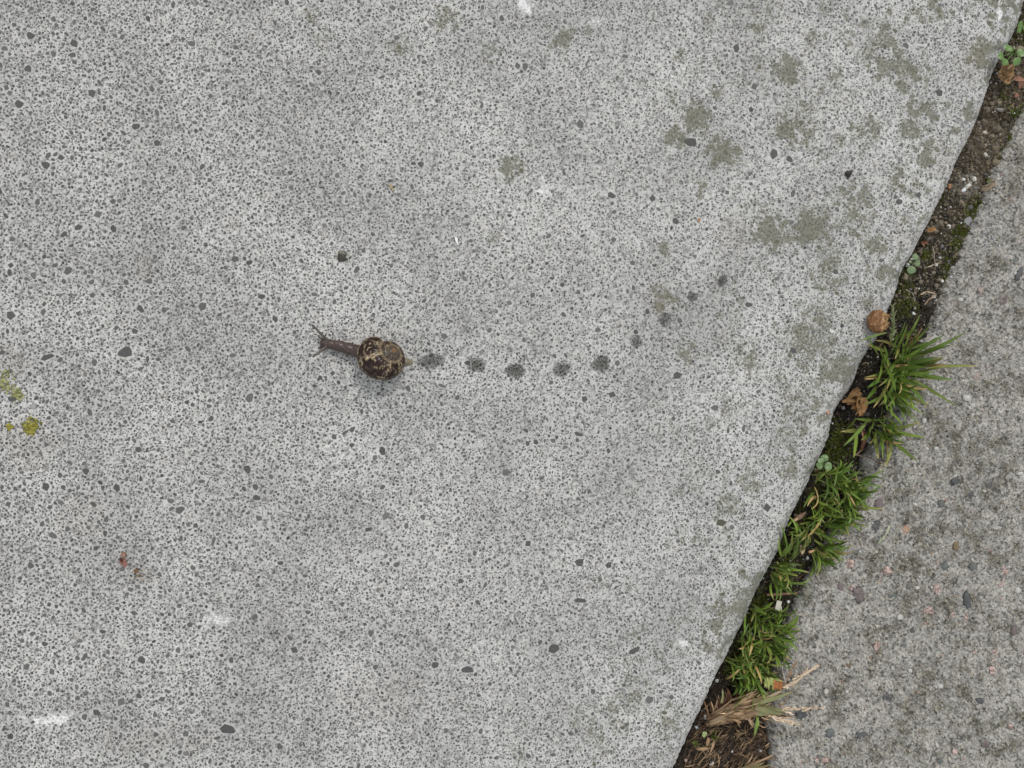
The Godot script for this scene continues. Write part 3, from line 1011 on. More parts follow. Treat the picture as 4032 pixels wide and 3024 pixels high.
func build_snail_body(t: Node3D, base: Vector3) -> void:
	var mm := 0.001
	var bones := []
	# neck and back: pixel, height (mm), radius (mm)
	var spine := [[1276, 1351, 3.6, 2.15], [1300, 1354, 4.0, 2.5], [1335, 1362, 4.2, 2.9], [1372, 1372, 4.4, 3.2], [1410, 1384, 4.6, 3.6], [1450, 1396, 5.0, 4.0], [1490, 1408, 5.2, 4.2], [1530, 1416, 4.0, 3.4], [1570, 1421, 2.4, 2.3], [1600, 1424, 1.3, 1.4], [1624, 1425, 0.6, 0.55]]
	for i in spine.size() - 1:
		bones.append([at(spine[i][0], spine[i][1], spine[i][2] * mm), at(spine[i + 1][0], spine[i + 1][1], spine[i + 1][2] * mm), spine[i][3] * mm, spine[i + 1][3] * mm, 1.2 * mm])
	# the sole, spread on the slab
	var sole := [[1278, 1352, 1.6], [1320, 1362, 2.5], [1370, 1376, 3.0], [1420, 1391, 3.5], [1480, 1408, 3.9], [1540, 1419, 3.4], [1590, 1425, 2.2], [1620, 1427, 0.9]]
	for side in [-1, 0, 1]:
		for i in sole.size() - 1:
			var a := at(sole[i][0], sole[i][1] + side * sole[i][2] / 0.15 * 0.72, 0.5 * mm)
			var b := at(sole[i + 1][0], sole[i + 1][1] + side * sole[i + 1][2] / 0.15 * 0.72, 0.5 * mm)
			bones.append([a, b, 0.95 * mm, 0.95 * mm if i < 6 else 0.6 * mm, 1.0 * mm])
	# muzzle, long feelers with their knobs, short feelers
	bones.append([at(1272, 1346, 2.6 * mm), at(1272, 1356, 2.6 * mm), 1.7 * mm, 1.7 * mm, 1.0 * mm])
	bones.append([at(1284, 1337, 4.6 * mm), at(1260, 1311, 6.6 * mm), 1.05 * mm, 0.72 * mm, 0.7 * mm])
	bones.append([at(1260, 1311, 6.6 * mm), at(1234, 1284, 8.6 * mm), 0.72 * mm, 0.52 * mm, 0.5 * mm])
	bones.append([at(1235, 1285, 8.5 * mm), at(1232, 1282, 8.8 * mm), 0.78 * mm, 0.74 * mm, 0.4 * mm])
	bones.append([at(1284, 1366, 4.6 * mm), at(1262, 1383, 6.6 * mm), 1.05 * mm, 0.75 * mm, 0.7 * mm])
	bones.append([at(1262, 1383, 6.6 * mm), at(1237, 1401, 8.4 * mm), 0.75 * mm, 0.55 * mm, 0.5 * mm])
	bones.append([at(1238, 1400, 8.3 * mm), at(1234, 1403, 8.6 * mm), 0.8 * mm, 0.76 * mm, 0.4 * mm])
	bones.append([at(1270, 1336, 2.4 * mm), at(1252, 1325, 1.6 * mm), 0.62 * mm, 0.40 * mm, 0.5 * mm])
	bones.append([at(1268, 1366, 2.4 * mm), at(1256, 1375, 1.6 * mm), 0.62 * mm, 0.40 * mm, 0.5 * mm])
	var cs := 0.00030
	var lo := Vector3(INF, -0.0009, INF)
	var hi := Vector3(-INF, 0.012, -INF)
	for b in bones:
		for e in 2:
			lo.x = minf(lo.x, b[e].x - 0.006)
			lo.z = minf(lo.z, b[e].z - 0.006)
			hi.x = maxf(hi.x, b[e].x + 0.006)
			hi.z = maxf(hi.z, b[e].z + 0.006)
	var nx := int((hi.x - lo.x) / cs) + 2
	var ny := int((hi.y - lo.y) / cs) + 2
	var nz := int((hi.z - lo.z) / cs) + 2
	var field := PackedFloat32Array()
	field.resize(nx * ny * nz)
	field.fill(1.0)
	for b in bones:
		var a: Vector3 = b[0]
		var d: Vector3 = b[1] - b[0]
		var len2 := maxf(d.length_squared(), 1e-12)
		var ra: float = b[2]
		var rb: float = b[3]
		var sm: float = b[4]
		var m := maxf(ra, rb) + sm + cs * 2
		var i0 := maxi(0, int((minf(a.x, b[1].x) - m - lo.x) / cs))
		var i1 := mini(nx - 1, int((maxf(a.x, b[1].x) + m - lo.x) / cs) + 1)
		var j0 := maxi(0, int((minf(a.y, b[1].y) - m - lo.y) / cs))
		var j1 := mini(ny - 1, int((maxf(a.y, b[1].y) + m - lo.y) / cs) + 1)
		var k0 := maxi(0, int((minf(a.z, b[1].z) - m - lo.z) / cs))
		var k1 := mini(nz - 1, int((maxf(a.z, b[1].z) + m - lo.z) / cs) + 1)
		for k in range(k0, k1 + 1):
			for j in range(j0, j1 + 1):
				var row := (k * ny + j) * nx
				for i in range(i0, i1 + 1):
					var p := lo + Vector3(i, j, k) * cs - a
					var h := clampf(p.dot(d) / len2, 0.0, 1.0)
					var q := (p - d * h).length() - lerpf(ra, rb, h)
					var o := field[row + i]
					var e := maxf(sm - absf(o - q), 0.0) / sm
					field[row + i] = minf(o, q) - e * e * sm * 0.25
	# skin tubercles, and the flat underside
	var skin := FastNoiseLite.new()
	skin.seed = 4
	skin.noise_type = FastNoiseLite.TYPE_CELLULAR
	skin.frequency = 1.0
	skin.cellular_return_type = FastNoiseLite.RETURN_DISTANCE2_SUB
	for k in nz:
		for j in ny:
			var row := (k * ny + j) * nx
			var floor_d := 0.00005 - (lo.y + j * cs)
			for i in nx:
				var o := field[row + i]
				if o < 0.0012 and o > -0.0012:
					var p := lo + Vector3(i, j, k) * cs
					o -= (skin.get_noise_3d(p.x * 750.0, p.y * 1200.0, p.z * 1300.0) + 0.6) * 0.00016 * smoothstep(0.0008, 0.002, p.y)
				field[row + i] = maxf(o, floor_d)
	# surface nets
	var index := PackedInt32Array()
	index.resize(nx * ny * nz)
	index.fill(-1)
	var v := PackedVector3Array()
	var c := PackedColorArray()
	var sy := nx
	var sz := nx * ny
	for k in nz - 1:
		for j in ny - 1:
			for i in nx - 1:
				var o := k * sz + j * sy + i
				var f0 := field[o]
				if f0 > 0.0008: continue
				var inside := 0
				var sum := Vector3.ZERO
				var hits := 0
				var f := [f0, field[o + 1], field[o + sy], field[o + sy + 1], field[o + sz], field[o + sz + 1], field[o + sz + sy], field[o + sz + sy + 1]]
				for q in 8:
					if f[q] < 0.0: inside += 1
				if inside == 0 or inside == 8: continue
				for e in [[0, 1], [2, 3], [4, 5], [6, 7], [0, 2], [1, 3], [4, 6], [5, 7], [0, 4], [1, 5], [2, 6], [3, 7]]:
					var fa: float = f[e[0]]
					var fb: float = f[e[1]]
					if (fa < 0.0) != (fb < 0.0):
						var s := fa / (fa - fb)
						var pa := Vector3(e[0] & 1, (e[0] >> 1) & 1, e[0] >> 2)
						var pb := Vector3(e[1] & 1, (e[1] >> 1) & 1, e[1] >> 2)
						sum += pa.lerp(pb, s)
						hits += 1
				index[o] = v.size()
				var p := lo + (Vector3(i, j, k) + sum / hits) * cs
				v.append(p - base)
				var n := skin.get_noise_3d(p.x * 750.0, p.y * 1200.0, p.z * 1300.0)
				var bump := smoothstep(-0.95, -0.35, n)
				var tail := smoothstep(at(1575, 1420).x, at(1600, 1420).x, p.x)
				var groove := Color(0.034, 0.023, 0.020)
				var top := Color(0.235, 0.165, 0.145)
				var col := groove.lerp(top, bump * (0.75 + 0.5 * noise_b.get_noise_3dv(p * 700.0)))
				col = col.lerp(Color(0.30, 0.225, 0.20), (1.0 - smoothstep(0.0006, 0.0022, p.y)) * 0.6)
				col = col.lerp(Color(0.235, 0.205, 0.135), tail * 0.85)
				col = col.lerp(Color(0.105, 0.09, 0.08), smoothstep(0.0056, 0.0066, p.y) * (1.0 - smoothstep(at(1290, 1350).x, at(1300, 1350).x, p.x)) * 0.8)
				c.append(col)
	var idx := PackedInt32Array()
	for k in range(1, nz - 1):
		for j in range(1, ny - 1):
			for i in range(1, nx - 1):
				var o := k * sz + j * sy + i
				var f0 := field[o]
				if f0 > 0.0008: continue
				var s0 := f0 < 0.0
				if s0 != (field[o + 1] < 0.0): quad(idx, index[o], index[o - sy], index[o - sy - sz], index[o - sz], s0)
				if s0 != (field[o + sy] < 0.0): quad(idx, index[o], index[o - sz], index[o - sz - 1], index[o - 1], s0)
				if s0 != (field[o + sz] < 0.0): quad(idx, index[o], index[o - 1], index[o - 1 - sy], index[o - sy], s0)
	var m := mat(Color.WHITE, 0.38, true, 0.5)
	obj("body", raw_mesh(v, idx, c), m, t)
	var em := mat(lin(0.02, 0.014, 0.012), 0.25)
	for p in [[1231, 1281, 9.1], [1233, 1403.5, 8.9]]:
		var b := ball(0.00042, 0.00042, 0.00042, 0.0, 1, 8, 12)
		var o := obj("eye", raw_mesh(b[0], b[1]), em, t)
		o.position = at(p[0], p[1], p[2] * mm) - base


func quad(idx: PackedInt32Array, a: int, b: int, c: int, d: int, s: bool) -> void:
	if a < 0 or b < 0 or c < 0 or d < 0: return
	if s: idx.append_array(PackedInt32Array([a, c, b, a, d, c]))
	else: idx.append_array(PackedInt32Array([a, b, c, a, c, d]))


# ---------------------------------------------------------------- damp marks left behind the snail
func build_damp_marks() -> void:
	var list := [
		[1703, 1420, 54, 29, 0.05, .62, "oval damp mark nearest behind the snail's tail, the longest of the row"],
		[1874, 1438, 42, 30, 0.15, .66, "second damp mark behind the snail, pale at its left end"],
		[2029, 1459, 41, 31, 0.05, .68, "third damp mark behind the snail, lowest in the row"],
		[2211, 1456, 38, 30, -0.1, .60, "fourth damp mark behind the snail, between two mottled round ones"],
		[2364, 1431, 42, 32, -0.4, .68, "fifth damp mark behind the snail, dark, where the trail starts to rise"],
		[2506, 1345, 27, 28, -0.7, .50, "faint grey damp mark on the rising part of the trail, just above the fifth"],
		[2618, 1258, 30, 30, -0.8, .52, "greenish damp mark on the trail, touching a grey algae stain"],
		[2727, 1167, 26, 18, -0.3, .62, "small dark damp smudge, last but one of the trail"],
		[2843, 1105, 18, 26, 0.4, .72, "small black damp smudge at the far end of the trail"],
	]
	var m := mat(Color.WHITE, 0.32, true, 0.5)
	m.transparency = BaseMaterial3D.TRANSPARENCY_ALPHA
	for i in list.size():
		var d: Array = list[i]
		var c := at(d[0], d[1])
		var v := PackedVector3Array()
		var col := PackedColorArray()
		var rings := 20
		var seg := 60
		for r in rings + 1:
			var q := float(r) / rings
			for s in seg:
				var a := TAU * s / seg
				var rag := 1.0 + 0.22 * noise_b.get_noise_3d(cos(a) * 1.5 + i * 9.0, sin(a) * 1.5, 0.5) + 0.16 * noise_c.get_noise_3d(cos(a) * 5.0, sin(a) * 5.0 + i * 4.0, 0.2)
				var o := Vector2(cos(a) * d[2], sin(a) * d[3]) * PX * q * rag * 1.02
				o = o.rotated(d[4])
				var x := c.x + o.x
				var z := c.z + o.y
				v.append(Vector3(o.x, slab_y(x, z) + 0.00034 - 0.00006 * q, o.y))
				var al: float = d[5] * (1.0 - smoothstep(0.80, 1.0, q + 0.22 * noise_b.get_noise_2d(x * 1100.0, z * 1100.0))) * (0.86 + 0.25 * smoothstep(0.7, 0.1, q) + 0.6 * noise_b.get_noise_2d(x * 900.0, z * 900.0))
				if i == 1: al *= lerpf(0.55, 1.0, smoothstep(-0.8, 0.1, o.x / (d[2] * PX)))
				col.append(Color(0.035, 0.034, 0.027, clampf(al * 0.8, 0, 0.9)))
		var o := obj("damp_mark", raw_mesh(v, sheet_index(rings + 1, seg, true), col), m)
		o.position = Vector3(c.x, 0, c.z)
		tag(o, d[6], "damp mark", "damp marks behind the snail")


# ---------------------------------------------------------------- living plants
var green_mat: StandardMaterial3D
var dry_mat: StandardMaterial3D
const G0 := Color(0.21, 0.27, 0.075)
const G1 := Color(0.155, 0.245, 0.040)
const G2 := Color(0.080, 0.155, 0.026)
const STRAW := Color(0.44, 0.33, 0.14)


func add_blade(t: Node3D, a: Vector3, b: Vector3, lift: float, bend: float, w: float, style := 0) -> void:
	var k := rng.randf_range(0.55, 1.45)
	var c0 := G0 * k
	var c1 := (G1 if rng.randf() < 0.65 else G2) * k
	c1 = c1.lerp(Color(0.12, 0.17, 0.025) * k, rng.randf() * 0.5)
	var tip := c1
	if style == 1:
		tip = STRAW
		c1 = c1.lerp(STRAW, 0.25)
	elif style == 2:
		c0 = STRAW
		c1 = STRAW * 0.9
		tip = STRAW * 1.2
	elif style == 3:
		c0 = Color(0.25, 0.30, 0.10)
		c1 = Color(0.13, 0.21, 0.04)
		tip = c1
	elif rng.randf() < 0.14:
		tip = c1.lerp(STRAW, 0.8)
	c0.a = 1.0
	c1.a = 1.0
	tip.a = 1.0
	var called: String = "stem" if style == 3 else "dead_blade" if style == 2 else "blade"
	var o := obj(called, blade_mesh(a - t.position, b - t.position, lift, bend, w, c0, c1, tip, 8, rng.randf_range(0.12, 0.35), rng.randf_range(-0.5, 0.5)), dry_mat if style == 2 else green_mat, t)


func build_plants() -> void:
	green_mat = mat(Color.WHITE, 0.42, true, 0.5)
	green_mat.backlight_enabled = true
	green_mat.backlight = Color(0.35, 0.45, 0.15)
	dry_mat = mat(Color.WHITE, 0.75, true, 0.35)
	dry_mat.backlight_enabled = true
	dry_mat.backlight = Color(0.2, 0.17, 0.1)
	var g := "green plants growing in the joint"

	# the big tuft: from x, from y, to x, to y (in an enlarged crop), width, height of tip in mm, style
	var big := thing("grass_tuft", "largest grass tuft, fanning right over the pavement beside the round brown husk", "grass", at(3520, 1440, -0.01), g)
	for b in [[1050, 560, 1345, 290, 30, 16, 0], [1080, 560, 1375, 455, 32, 18, 0], [1110, 610, 1665, 375, 34, 22, 0], [1140, 600, 1545, 490, 30, 18, 0], [1050, 650, 1480, 390, 30, 20, 3], [1030, 680, 1440, 610, 40, 16, 0], [1040, 690, 1130, 840, 26, 22, 0], [850, 590, 1010, 930, 34, 24, 0], [1100, 740, 1560, 820, 32, 14, 0], [1300, 680, 1790, 690, 26, 12, 1], [1250, 660, 1480, 600, 30, 14, 1], [1150, 780, 1440, 820, 30, 14, 0], [1250, 840, 1590, 1075, 34, 14, 0], [1100, 850, 1300, 1060, 28, 12, 0], [880, 700, 900, 500, 28, 20, 3], [900, 660, 860, 520, 26, 16, 3], [860, 810, 745, 895, 36, 12, 0], [860, 790, 720, 812, 24, 6, 2], [1050, 810, 1040, 950, 22, 22, 2], [900, 880, 1160, 940, 32, 14, 0], [800, 920, 730, 1010, 32, 14, 0], [920, 1000, 712, 1050, 30, 12, 0], [850, 930, 910, 1050, 28, 16, 0], [900, 1010, 1160, 1000, 34, 16, 0], [1000, 960, 1160, 1060, 28, 12, 0], [1040, 1080, 1280, 1140, 24, 8, 0], [950, 1000, 1220, 1180, 26, 10, 0], [980, 1100, 1250, 1250, 26, 6, 0], [1000, 640, 1260, 520, 34, 18, 0], [980, 720, 1300, 700, 40, 20, 3], [960, 780, 1240, 880, 34, 18, 0], [1020, 760, 1380, 740, 30, 14, 0], [1060, 900, 1260, 930, 26, 12, 0], [940, 560, 1020, 420, 30, 20, 3], [1090, 500, 1130, 380, 24, 12, 0], [1180, 520, 1200, 350, 22, 12, 0], [990, 420, 1100, 275, 28, 12, 3], [930, 840, 1080, 760, 30, 22, 0], [820, 700, 940, 560, 32, 16, 3], [1150, 700, 1400, 660, 26, 12, 0], [1240, 760, 1460, 700, 24, 14, 1], [1200, 900, 1300, 1090, 24, 10, 1], [1160, 560, 1400, 420, 26, 16, 0], [1080, 1010, 1330, 1050, 24, 10, 1], [1090, 930, 1220, 1000, 30, 8, 0], [1330, 690, 1500, 690, 22, 14, 2], [1000, 540, 1120, 300, 26, 14, 0], [900, 950, 1000, 1080, 30, 12, 0], [1060, 620, 1200, 700, 36, 20, 0], [960, 660, 1060, 620, 40, 22, 3]]:
		var a := at(3100 + lerpf(b[0], 960, 0.25) / 2.37, 1150 + lerpf(b[1], 740, 0.25) / 2.37, -0.008)
		var e := at(3100 + b[2] / 2.37, 1150 + b[3] / 2.37, b[5] * 0.001 * 0.8)
		add_blade(big, a, e, rng.randf_range(0.002, 0.006), rng.randf_range(-0.002, 0.002), b[4] / 2.37 * PX * 1.3, b[6])
	for k in 64:
		var ang := deg_to_rad(rng.randf_range(-75, 75) if k % 4 else rng.randf_range(80, 200))
		var bx := rng.randf_range(3470, 3580)
		var by := rng.randf_range(1330, 1600)
		if bx > 3640 - (by - 1150) * 0.25 : bx -= 60
		var reach := rng.randf_range(50, 130)
		add_blade(big, at(bx, by, -0.010), at(bx + cos(ang) * reach, by + sin(ang) * reach, rng.randf_range(-0.002, 0.010)), rng.randf_range(0.002, 0.006), rng.randf_range(-0.002, 0.002), rng.randf_range(11, 17) * PX, [0, 0, 3, 0, 1, 0, 2, 3][k % 8])
	# long thin stems that leave it to the left, and the flower head standing at its top
	add_blade(big, at(3490, 1310, 0.004), at(3378, 1345, 0.012), 0.002, 0.001, 0.0013, 3)
	add_blade(big, at(3460, 1400, -0.004), at(3402, 1306, 0.016), 0.004, -0.002, 0.0011, 3)
	var head := obj("flower_stem", blade_mesh(at(3512, 1345, -0.004) - big.position, at(3515, 1205, 0.014) - big.position, 0.004, 0.0, 0.0011, G0, G1, G1), green_mat, big)
	for k in 26:
		var f := k / 25.0
		var p := at(3512 + 3 * f, lerpf(1345, 1205, f), lerpf(0.004, 0.015, f))
		var side := (1 if k % 2 else -1) * rng.randf_range(0.0012, 0.0032) * (1.0 - 0.5 * f)
		var q := p + Vector3(side, rng.randf_range(-0.001, 0.002), -rng.randf_range(0.001, 0.003))
		obj("spikelet", blade_mesh(p - head.position - big.position, q - head.position - big.position, 0.0005, 0, 0.0011, Color(0.15, 0.19, 0.07), Color(0.16, 0.19, 0.085), Color(0.27, 0.23, 0.17), 3, 0.4), green_mat, head)

	var low := thing("grass_tuft", "grass tuft with a thick pale stem pointing left, below the dry brown bract", "grass", at(3470, 1690, -0.01), g)
	for b in [[930, 1290, 1240, 1212, 26, 8, 1], [960, 1300, 1290, 1360, 28, 10, 0], [940, 1360, 1110, 1410, 26, 10, 0], [970, 1380, 1220, 1585, 30, 8, 0], [880, 1300, 890, 1560, 28, 8, 0], [960, 1330, 940, 1580, 24, 8, 1], [800, 1300, 850, 1560, 30, 8, 1], [750, 1200, 520, 1440, 34, 10, 3], [670, 1290, 500, 1302, 34, 10, 1], [650, 1310, 620, 1550, 32, 8, 0], [800, 1195, 630, 1180, 26, 8, 0], [900, 1250, 1010, 1290, 30, 14, 3], [860, 1330, 900, 1470, 36, 12, 0], [900, 1320, 990, 1450, 34, 12, 0], [880, 1270, 900, 1150, 26, 12, 3], [980, 1300, 1050, 1420, 26, 12, 0], [940, 1290, 1060, 1240, 24, 10, 0], [870, 1350, 860, 1420, 36, 14, 0], [820, 1290, 900, 1360, 34, 14, 3], [540, 1290, 640, 1180, 22, 6, 0], [930, 1440, 920, 1640, 20, 5, 1]]:
		var a := at(3100 + b[0] / 2.37, 1150 + b[1] / 2.37, -0.008)
		var e := at(3100 + b[2] / 2.37, 1150 + b[3] / 2.37, b[5] * 0.001)
		add_blade(low, a, e, rng.randf_range(0.001, 0.004), rng.randf_range(-0.001, 0.001), b[4] / 2.37 * PX * 1.35, b[6])

	for k in 26:
		var ang := deg_to_rad(rng.randf_range(-30, 130))
		var bx := rng.randf_range(3420, 3500)
		var by := rng.randf_range(1640, 1730)
		var reach := rng.randf_range(40, 100)
		add_blade(low, at(bx, by, -0.010), at(bx + cos(ang) * reach, by + sin(ang) * reach, rng.randf_range(-0.003, 0.006)), rng.randf_range(0.002, 0.005), rng.randf_range(-0.002, 0.002), rng.randf_range(11, 16) * PX, [0, 0, 3, 0, 1, 2][k % 6])
	# shorter grass down the joint: x, y, spread, blades, reach, main direction (deg, 0 = right, 90 = down), fan, label
	var tufts := [
		[3265, 1890, 46, 26, 95, 20, 170, "short grass tuft beside the pale round-leaved weed"],
		[3335, 1925, 46, 24, 100, 10, 120, "short grass tuft reaching right onto the pavement below the thin twig"],
		[3235, 1985, 40, 20, 85, 60, 160, "short grass tuft above the brown bark sliver at the slab edge"],
		[3325, 1990, 36, 14, 90, 40, 90, "leafy grass tuft curving down on the pavement side, right of the bark sliver"],
		[3262, 2062, 36, 16, 85, 350, 120, "star-shaped grass tuft with a pale bent stem, right of the bark sliver"],
		[3180, 2075, 40, 16, 60, 90, 200, "low dense grass tuft just below the bark sliver"],
		[3235, 2140, 34, 14, 90, 0, 110, "sparse grass tuft with a pale blade pointing right, above the beige seed scale"],
		[3095, 2185, 26, 10, 95, 285, 60, "grass tuft with a broad blade curving up, left of the beige seed scale"],
		[3050, 2255, 30, 16, 105, 40, 90, "grass tuft with a thick yellow-green stem, leaning over the slab edge"],
		[3210, 2170, 26, 9, 80, 60, 90, "few thin grass blades on the pavement side below the beige seed scale"],
		[2985, 2420, 40, 18, 70, 40, 170, "grass tuft left of the white chip, against the slab edge"],
		[3045, 2470, 40, 18, 85, 350, 120, "grass tuft just below the white chip"],
		[2945, 2530, 40, 20, 75, 30, 200, "dense dark grass tuft at the slab edge, midway between white chip and straw"],
		[3035, 2540, 36, 16, 90, 50, 90, "grass tuft with long blades leaning down onto the pavement, right of the dense one"],
		[2905, 2610, 34, 18, 80, 20, 160, "grass tuft at the slab edge just above the brown dead roots"],
		[2975, 2620, 42, 22, 95, 80, 170, "bushy grass tuft above the yellow-green bud scale"],
		[2890, 2680, 26, 10, 80, 20, 120, "small grass tuft curling down into the brown dead roots"],
		[2960, 2690, 30, 12, 85, 95, 70, "thin upright blades hanging into the top of the straw clump"],
		[3990, 455, 16, 10, 42, 300, 140, "tiny thin grass seedling beside the pavement edge, below the dry leaf cup"],
		[3895, 705, 10, 6, 22, 0, 300, "tiny green sprout above the curled beige leaf"],
		[2802, 2893, 10, 7, 26, 340, 200, "tiny bright green sprout at the foot of the straw clump"],
		[2745, 2935, 8, 5, 24, 280, 200, "tiny green sprout beside the curled dead leaf at the slab edge"],
	]
	for q in tufts:
		var o := thing("grass_tuft", q[7], "grass", at(q[0], q[1], -0.011), g)
		for k in int(q[3] * 1.8):
			var bx: float = q[0] + rng.randfn() * q[2] * 0.58
			var by: float = q[1] + rng.randfn() * q[2] * 0.62
			var ang := deg_to_rad(q[5] + rng.randf_range(-0.5, 0.5) * q[6])
			var reach: float = q[4] * rng.randf_range(0.5, 1.35)
			var ht := rng.randf_range(-0.003, 0.008) if q[4] > 30 else rng.randf_range(-0.006, 0.0)
			var a := at(bx, by, -0.011)
			var lim := edge_at(slab_edge, a.z) + 0.0008
			if a.x < lim: a.x = lim + rng.randf() * 0.006
			a.x = minf(a.x, edge_at(pave_edge, a.z) - 0.0005)
			var e := at(bx + cos(ang) * reach, by + sin(ang) * reach, ht)
			add_blade(o, a, e, rng.randf_range(0.002, 0.007) * (q[4] / 80.0), rng.randf_range(-0.005, 0.005) * q[4] / 80.0, rng.randf_range(8, 14.5) * PX * (0.5 if q[4] < 50 else 1.0), 3 if k % 5 == 4 else (1 if k % 8 == 3 else (2 if k % 13 == 6 else 0)))

	# broad-leaved weeds
	var glau := Color(0.20, 0.285, 0.15)
	var fresh := Color(0.145, 0.265, 0.075)
	weed("clover", "fresh green five-leaved weed above the dry leaf cup, far upper right", at(3990, 205, -0.009), [[3970, 190, 17, -60], [3945, 221, 16, 170], [3994, 190, 4, 0], [4018, 209, 17, -20], [4003, 240, 17, 60], [3960, 243, 13, 140]], fresh, 0.006, g)
	weed("weed", "two round green leaves at the very top of the joint", at(4025, 100, -0.009), [[4022, 98, 15, 160], [4014, 118, 10, 120], [4040, 108, 14, 20]], fresh * 0.9, 0.004, g)
	weed("seedling", "pale three-leaved seedling in the notch of the slab edge", at(3590, 1030, -0.008), [[3604, 1013, 13, -70], [3611, 1036, 12, 0], [3590, 1060, 17, 110], [3586, 1030, 6, 180]], glau, 0.007, g)
	weed("weed", "round-leaved pale green weed at the slab edge above the short grass", at(3245, 1835, -0.009), [[3245, 1806, 15, -60], [3233, 1815, 12, -120], [3260, 1836, 16, 20], [3230, 1836, 12, 170], [3250, 1800, 11, -80], [3222, 1828, 9, 150]], fresh.lerp(glau, 0.5), 0.005, g)
	weed("sprout", "single pale round sprout at the foot of the straw clump", at(2776, 2890, -0.01), [[2775, 2888, 9, 100], [2772, 2896, 7, 140]], Color(0.33, 0.42, 0.16), 0.002, g)


func weed(called: String, label: String, where: Vector3, leaves: Array, color: Color, ht: float, g: String) -> void:
	var t := thing(called, label, "weed", where, g)
	for l in leaves:
		var c := at(l[0], l[1], ht + rng.randf_range(-0.001, 0.001))
		var r: float = l[2] * PX
		var dir := deg_to_rad(l[3])
		var v := PackedVector3Array()
		var col := PackedColorArray()
		var tilt := Basis.from_euler(Vector3(rng.randf_range(-0.3, 0.3), 0, rng.randf_range(-0.3, 0.3)))
		var rings := 6
		for q in rings + 1:
			var f := float(q) / rings
			for s in 20:
				var a := TAU * s / 20.0
				var rr := r * f * (1.0 + 0.16 * cos(a) - 0.10 * cos(2 * a) + 0.04 * noise_b.get_noise_2d(a * 2.0, l[0]))
				var x := cos(a + dir) * rr
				var z := sin(a + dir) * rr
				var across := absf(sin(a)) * f
				v.append(c - where + tilt * Vector3(x, r * (0.30 * across - 0.25 * f * f + 0.03 * noise_c.get_noise_2d(x * 1500, z * 1500)), z))
				var vein := smoothstep(0.09, 0.0, across) + 0.35 * smoothstep(0.75, 0.98, sin(f * 15.0 - across * 5.0))
				var k := 0.88 + 0.25 * vein + 0.3 * noise_b.get_noise_2d(x * 900.0, z * 900.0)
				col.append(Color(color.r * k, color.g * k, color.b * k))
		var leaf := obj("leaf", raw_mesh(v, sheet_index(rings + 1, 20, true), col), green_mat, t)
		var root := where + Vector3(0, 0.001, 0)
		obj("leaf_stalk", blade_mesh(root - where, c - where - Vector3(cos(dir), 0.2, sin(dir)) * r * 0.8, 0.001, 0, 0.0008, color * 1.1, color, color, 4, 0.2, 0, 0.9, 0.9), green_mat, leaf)


# ---------------------------------------------------------------- dead plants
func strand(t: Node3D, called: String, pts: Array, w: float, c0: Color, c1: Color, h0: float, h1: float, lift := 0.002) -> void:
	# a ribbon through photo pixels
	for i in pts.size() - 1:
		var f0 := float(i) / (pts.size() - 1)
		var f1 := float(i + 1) / (pts.size() - 1)
		var a := at(pts[i][0], pts[i][1], lerpf(h0, h1, f0))
		var b := at(pts[i + 1][0], pts[i + 1][1], lerpf(h0, h1, f1))
		var last := i == pts.size() - 2
		obj(called, blade_mesh(a - t.position, b - t.position, lift, rng.randf_range(-0.0008, 0.0008), w * lerpf(1.0, 0.75, f0), c0.lerp(c1, f0), c0.lerp(c1, (f0 + f1) / 2), c0.lerp(c1, f1), 6, 0.35, rng.randf_range(-0.4, 0.4), 0.9, 0.0 if last else 1.0), dry_mat, t)


func straw_tone() -> Color:
	var k := rng.randf_range(0.65, 1.25)
	var c := Color(0.40, 0.29, 0.175) if rng.randf() < 0.5 else Color(0.27, 0.185, 0.105)
	return Color(c.r * k, c.g * k, c.b * k)


